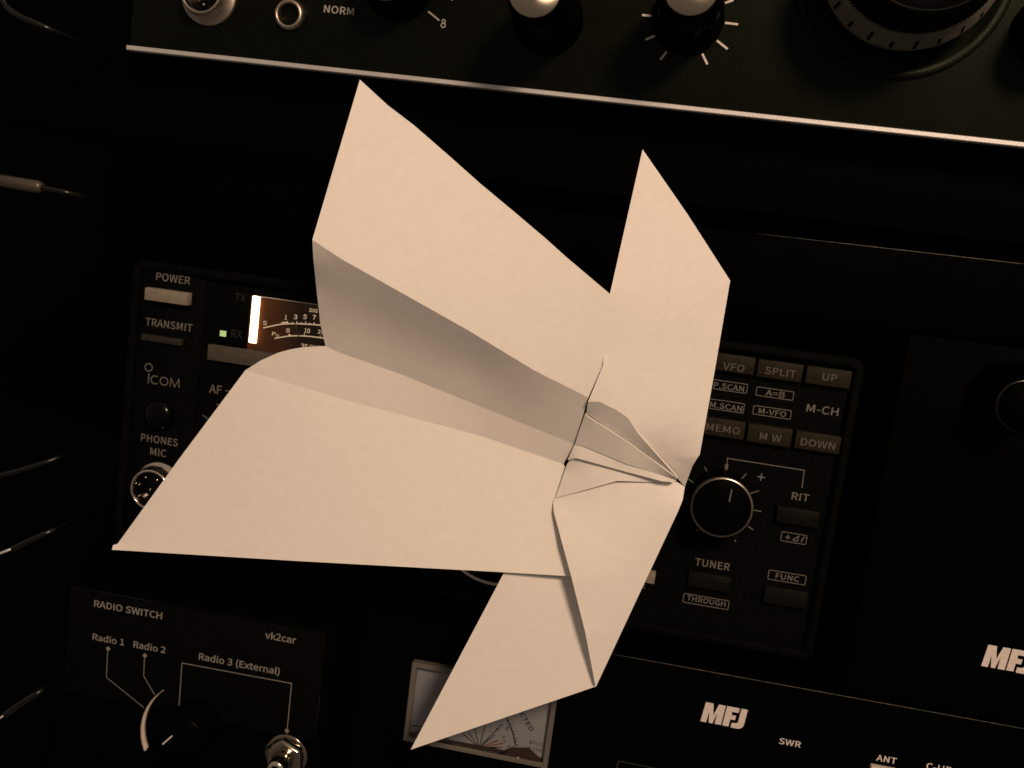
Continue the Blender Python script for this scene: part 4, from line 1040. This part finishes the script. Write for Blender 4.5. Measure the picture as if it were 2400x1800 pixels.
lead('black_cable', 'thin black lead with a bright tip at the left, above the switch box', [(-157.43, -22.00, -76.72), (-151.43, -22.00, -72.85), (-145.03, -18.00, -68.87), (-145.32, 0, -68.92), (-162.36, 60.00, -80.64)], 0.95, 'cable',
     [('plug_tip', [(-169.62, -22.00, -83.50), (-161.98, -22.00, -79.16), (-157.13, -22.00, -76.44)], 0.42, 'trim')])
lead('black_cable', 'thin black lead with a bright tip at the lower left corner', [(-156.81, -22.00, -136.20), (-151.66, -22.00, -131.40), (-144.78, -20.00, -125.66), (-146.22, 0, -128.17), (-163.21, 60.00, -147.06)], 0.95, 'cable',
     [('plug_tip', [(-166.29, -22.00, -145.55), (-158.64, -22.00, -137.82), (-156.51, -22.00, -135.82)], 0.36, 'trim')])

# ------------------------------------------------------------------ the paper plane
def tps(ctrl):
    P = np.array([(c[0], c[2]) for c in ctrl], float)
    v = np.array([c[1] for c in ctrl], float)
    n = len(P)
    def U(d2):
        return np.where(d2 > 1e-12, d2 * np.log(np.maximum(d2, 1e-12)), 0)
    A = np.zeros((n + 3, n + 3))
    A[:n, :n] = U(((P[:, None] - P[None]) ** 2).sum(-1)) + np.eye(n) * 0.5
    A[:n, n:] = np.c_[np.ones(n), P]
    A[n:, :n] = A[:n, n:].T
    w = np.linalg.solve(A, np.r_[v, 0, 0, 0])
    return lambda x, z: float((w[:n] * U((P[:, 0] - x) ** 2 + (P[:, 1] - z) ** 2)).sum() + w[n] + w[n + 1] * x + w[n + 2] * z)


def sheet(name, parent, outline, inner=(), step=3.0, thick=0.16):
    pts = []
    n = len(outline)
    for i in range(n):
        a, b = Vector(outline[i]), Vector(outline[(i + 1) % n])
        k = max(1, int((b - a).length / step))
        pts += [a.lerp(b, j / k) for j in range(k)]
    f = tps([tuple(p) for p in pts] + list(inner))
    m = len(pts)
    co = [Vector((p.x, p.z)) for p in pts]
    X = [p.x for p in pts]; Z = [p.z for p in pts]
    def inside(x, z):
        c = False
        for i in range(m):
            a, b = co[i], co[i - 1]
            if (a.y > z) != (b.y > z) and x < (b.x - a.x) * (z - a.y) / (b.y - a.y) + a.x:
                c = not c
        return c
    x = min(X) + step / 2
    row = 0
    while x < max(X):
        z = min(Z) + step / 2 + (row % 2) * step / 2
        while z < max(Z):
            if inside(x, z) and min((q - Vector((x, z))).length for q in co) > step * 0.55:
                co.append(Vector((x, z)))
            z += step
        x += step * 0.87
        row += 1
    vs, es, fs, *_ = delaunay_2d_cdt(co, [(i, (i + 1) % m) for i in range(m)], [], 1, 1e-6)
    bm = bmesh.new()
    V = []
    for i, v in enumerate(vs):
        y = pts[i].y if i < m and (Vector((pts[i].x, pts[i].z)) - v).length < 1e-5 else f(v.x, v.y)
        V.append(bm.verts.new((v.x, y, v.y)))
    for fc in fs:
        bm.faces.new([V[i] for i in fc])
    bmesh.ops.recalc_face_normals(bm, faces=bm.faces[:])
    bm.normal_update()
    if sum(q.normal.y * q.calc_area() for q in bm.faces) > 0:
        bmesh.ops.reverse_faces(bm, faces=bm.faces[:])
    # give the sheet its thickness: a back face and a rim
    bm.normal_update()
    back = {v: bm.verts.new(v.co - v.normal * thick) for v in bm.verts[:]}
    front = bm.faces[:]
    rim = [e for e in bm.edges if len(e.link_faces) == 1]
    for e in rim:
        l = e.link_loops[0]
        p, q = l.vert, l.link_loop_next.vert
        bm.faces.new((q, p, back[p], back[q]))
    for f0 in front:
        bm.faces.new([back[v] for v in reversed(f0.verts[:])])
    return obj(name, bm, M['paper'], parent, smooth=40)


pl = root('paper_plane', 'folded plain white paper plane leaning in front of the radio dials', 'paper plane', (24.51, -30.00, -10.62))
# fuselage and wings
sheet('wing', pl, [(-48.62, -39.00, 84.76), (-55.74, -45.00, 38.90), (-46.75, -45.00, 34.64), (-8.72, -42.80, 19.50), (11.10, -41.00, 10.72), (27.13, -38.60, 4.94), (30.02, -39.50, 15.01), (29.13, -40.40, 34.73),
                   (15.42, -40.60, 43.47), (9.68, -40.40, 47.36), (0.13, -40.00, 53.43), (-10.89, -39.60, 60.30), (-20.57, -39.40, 66.78), (-31.68, -39.20, 74.04), (-39.86, -39.00, 78.67)])
ft = sheet('fuselage_wall', pl, [(-55.74, -45.00, 38.90), (-55.90, -42.50, 34.07), (-56.84, -34.90, 25.44), (-57.15, -27.00, 13.60), (-55.96, -23.50, 6.63), (-50.73, -23.50, 5.11), (-31.92, -24.20, 1.65), (-5.23, -26.50, -4.30), (24.48, -29.50, -10.72),
                   (27.13, -38.60, 4.94), (11.10, -41.00, 10.72), (-8.72, -42.80, 19.50), (-46.75, -45.00, 34.64)],
           inner=[(-38.33, -33.30, 17.75), (-22.18, -33.50, 13.05), (-6.15, -34.00, 8.44)])
sheet('fuselage_wall', pl, [(-55.96, -23.50, 6.63), (-63.38, -23.20, 5.15), (-67.43, -22.80, 3.87), (-71.56, -22.20, 2.15), (-77.04, -21.80, -1.12), (-82.16, -20.90, -5.04), (-49.73, -21.90, -9.27), (-4.58, -24.00, -13.65), (21.97, -26.50, -17.83),
                   (24.48, -29.50, -10.72), (-5.23, -26.50, -4.30), (-31.92, -24.20, 1.65), (-50.73, -23.50, 5.11)])
sheet('wing', pl, [(-82.16, -20.90, -5.04), (-101.60, -21.30, -36.88), (-119.86, -22.60, -68.25), (-121.28, -22.90, -69.00), (-121.18, -23.60, -70.30), (-56.09, -28.20, -61.30), (9.40, -30.80, -52.53), (29.85, -30.50, -50.26), (28.62, -29.00, -37.50), (24.96, -27.00, -21.45), (21.97, -26.50, -17.83), (-4.58, -24.00, -13.65), (-49.73, -21.90, -9.27)])
# small forward wings
sheet('canard', pl, [(32.28, -37.00, 74.81), (29.13, -40.40, 34.73), (30.02, -39.50, 15.01), (29.76, -39.70, 16.93), (49.59, -39.10, 32.11), (60.98, -38.50, 42.56), (46.72, -37.60, 59.15)])
sheet('canard', pl, [(9.08, -28.90, -52.33), (-13.70, -27.00, -116.83), (14.24, -26.80, -100.54), (41.05, -26.60, -84.87), (45.29, -26.50, -60.86), (34.82, -26.00, -37.29), (25.42, -26.20, -34.83), (15.07, -27.50, -44.28)])
# folded nose layers over the wings
sheet('nose_flap', pl, [(60.98, -38.55, 42.54), (49.59, -39.22, 32.12), (39.01, -39.52, 24.00), (29.74, -39.80, 17.06), (30.04, -40.20, 14.96), (27.70, -40.00, 5.65), (27.24, -39.80, 3.89), (30.42, -39.80, 4.49), (35.35, -39.60, 2.88), (38.97, -39.30, 1.05), (42.31, -38.40, -3.02),
                   (48.62, -34.60, -9.10), (55.24, -31.00, -15.51), (57.99, -30.20, -18.06), (58.98, -34.00, -10.83), (59.80, -36.20, -8.00), (60.32, -36.60, -6.84), (60.72, -37.50, 17.31), (60.93, -38.40, 40.33)],
      inner=[(45.40, -38.50, 0.56), (48.33, -37.90, -3.03), (54.06, -37.30, -5.21), (40.89, -39.30, 10.99), (47.01, -39.10, 17.90), (54.88, -38.20, 12.91)])
sheet('nose_flap', pl, [(20.91, -27.70, -27.23), (20.50, -28.30, -29.52), (21.26, -30.00, -31.87), (25.25, -33.00, -40.22), (29.26, -34.00, -49.34), (35.59, -32.50, -66.04), (40.66, -28.50, -83.12), (41.16, -28.00, -84.08), (49.01, -30.50, -54.68), (57.01, -32.00, -25.35), (57.57, -32.00, -22.94), (57.89, -31.50, -21.73), (57.97, -30.50, -17.99), (55.43, -31.00, -16.76), (51.29, -31.40, -17.21), (39.70, -30.70, -16.30), (28.19, -28.80, -15.96), (23.28, -27.30, -18.37)])
# pleats that meet at the tip of the nose
sheet('nose_pleat', pl, [(27.23, -39.60, 3.86), (27.00, -35.90, 0.05), (41.04, -35.20, -7.41), (55.27, -33.80, -15.25), (55.06, -35.60, -14.44), (48.54, -37.20, -8.59), (42.31, -38.60, -2.98), (38.97, -39.40, 1.07), (35.35, -39.70, 2.90), (30.43, -39.90, 4.51)], thick=0.4)
sheet('nose_pleat', pl, [(26.67, -36.10, -0.09), (24.68, -30.60, -10.60), (27.01, -31.60, -10.43), (40.62, -34.10, -13.25), (55.20, -34.00, -15.60), (55.18, -35.40, -14.85), (41.01, -36.60, -6.90), (27.67, -36.60, -0.86)], thick=0.5)
sheet('nose_pleat', pl, [(24.65, -30.40, -10.52), (23.10, -29.20, -15.79), (24.02, -30.20, -15.30), (25.37, -30.90, -14.49), (26.91, -31.30, -14.49), (39.70, -33.30, -15.60), (51.19, -34.30, -16.57), (53.97, -34.30, -16.36), (55.20, -34.30, -15.66), (40.61, -33.70, -13.21), (26.99, -31.30, -10.49)], thick=0.35)
sheet('nose_pleat', pl, [(23.61, -28.80, -16.05), (23.08, -28.00, -17.34), (21.08, -28.40, -27.95), (30.60, -31.00, -23.01), (38.40, -32.30, -18.98), (45.00, -32.20, -18.18), (51.82, -32.00, -17.43), (51.61, -32.80, -16.08), (39.55, -32.00, -14.89), (25.42, -29.80, -13.74)], thick=0.3)
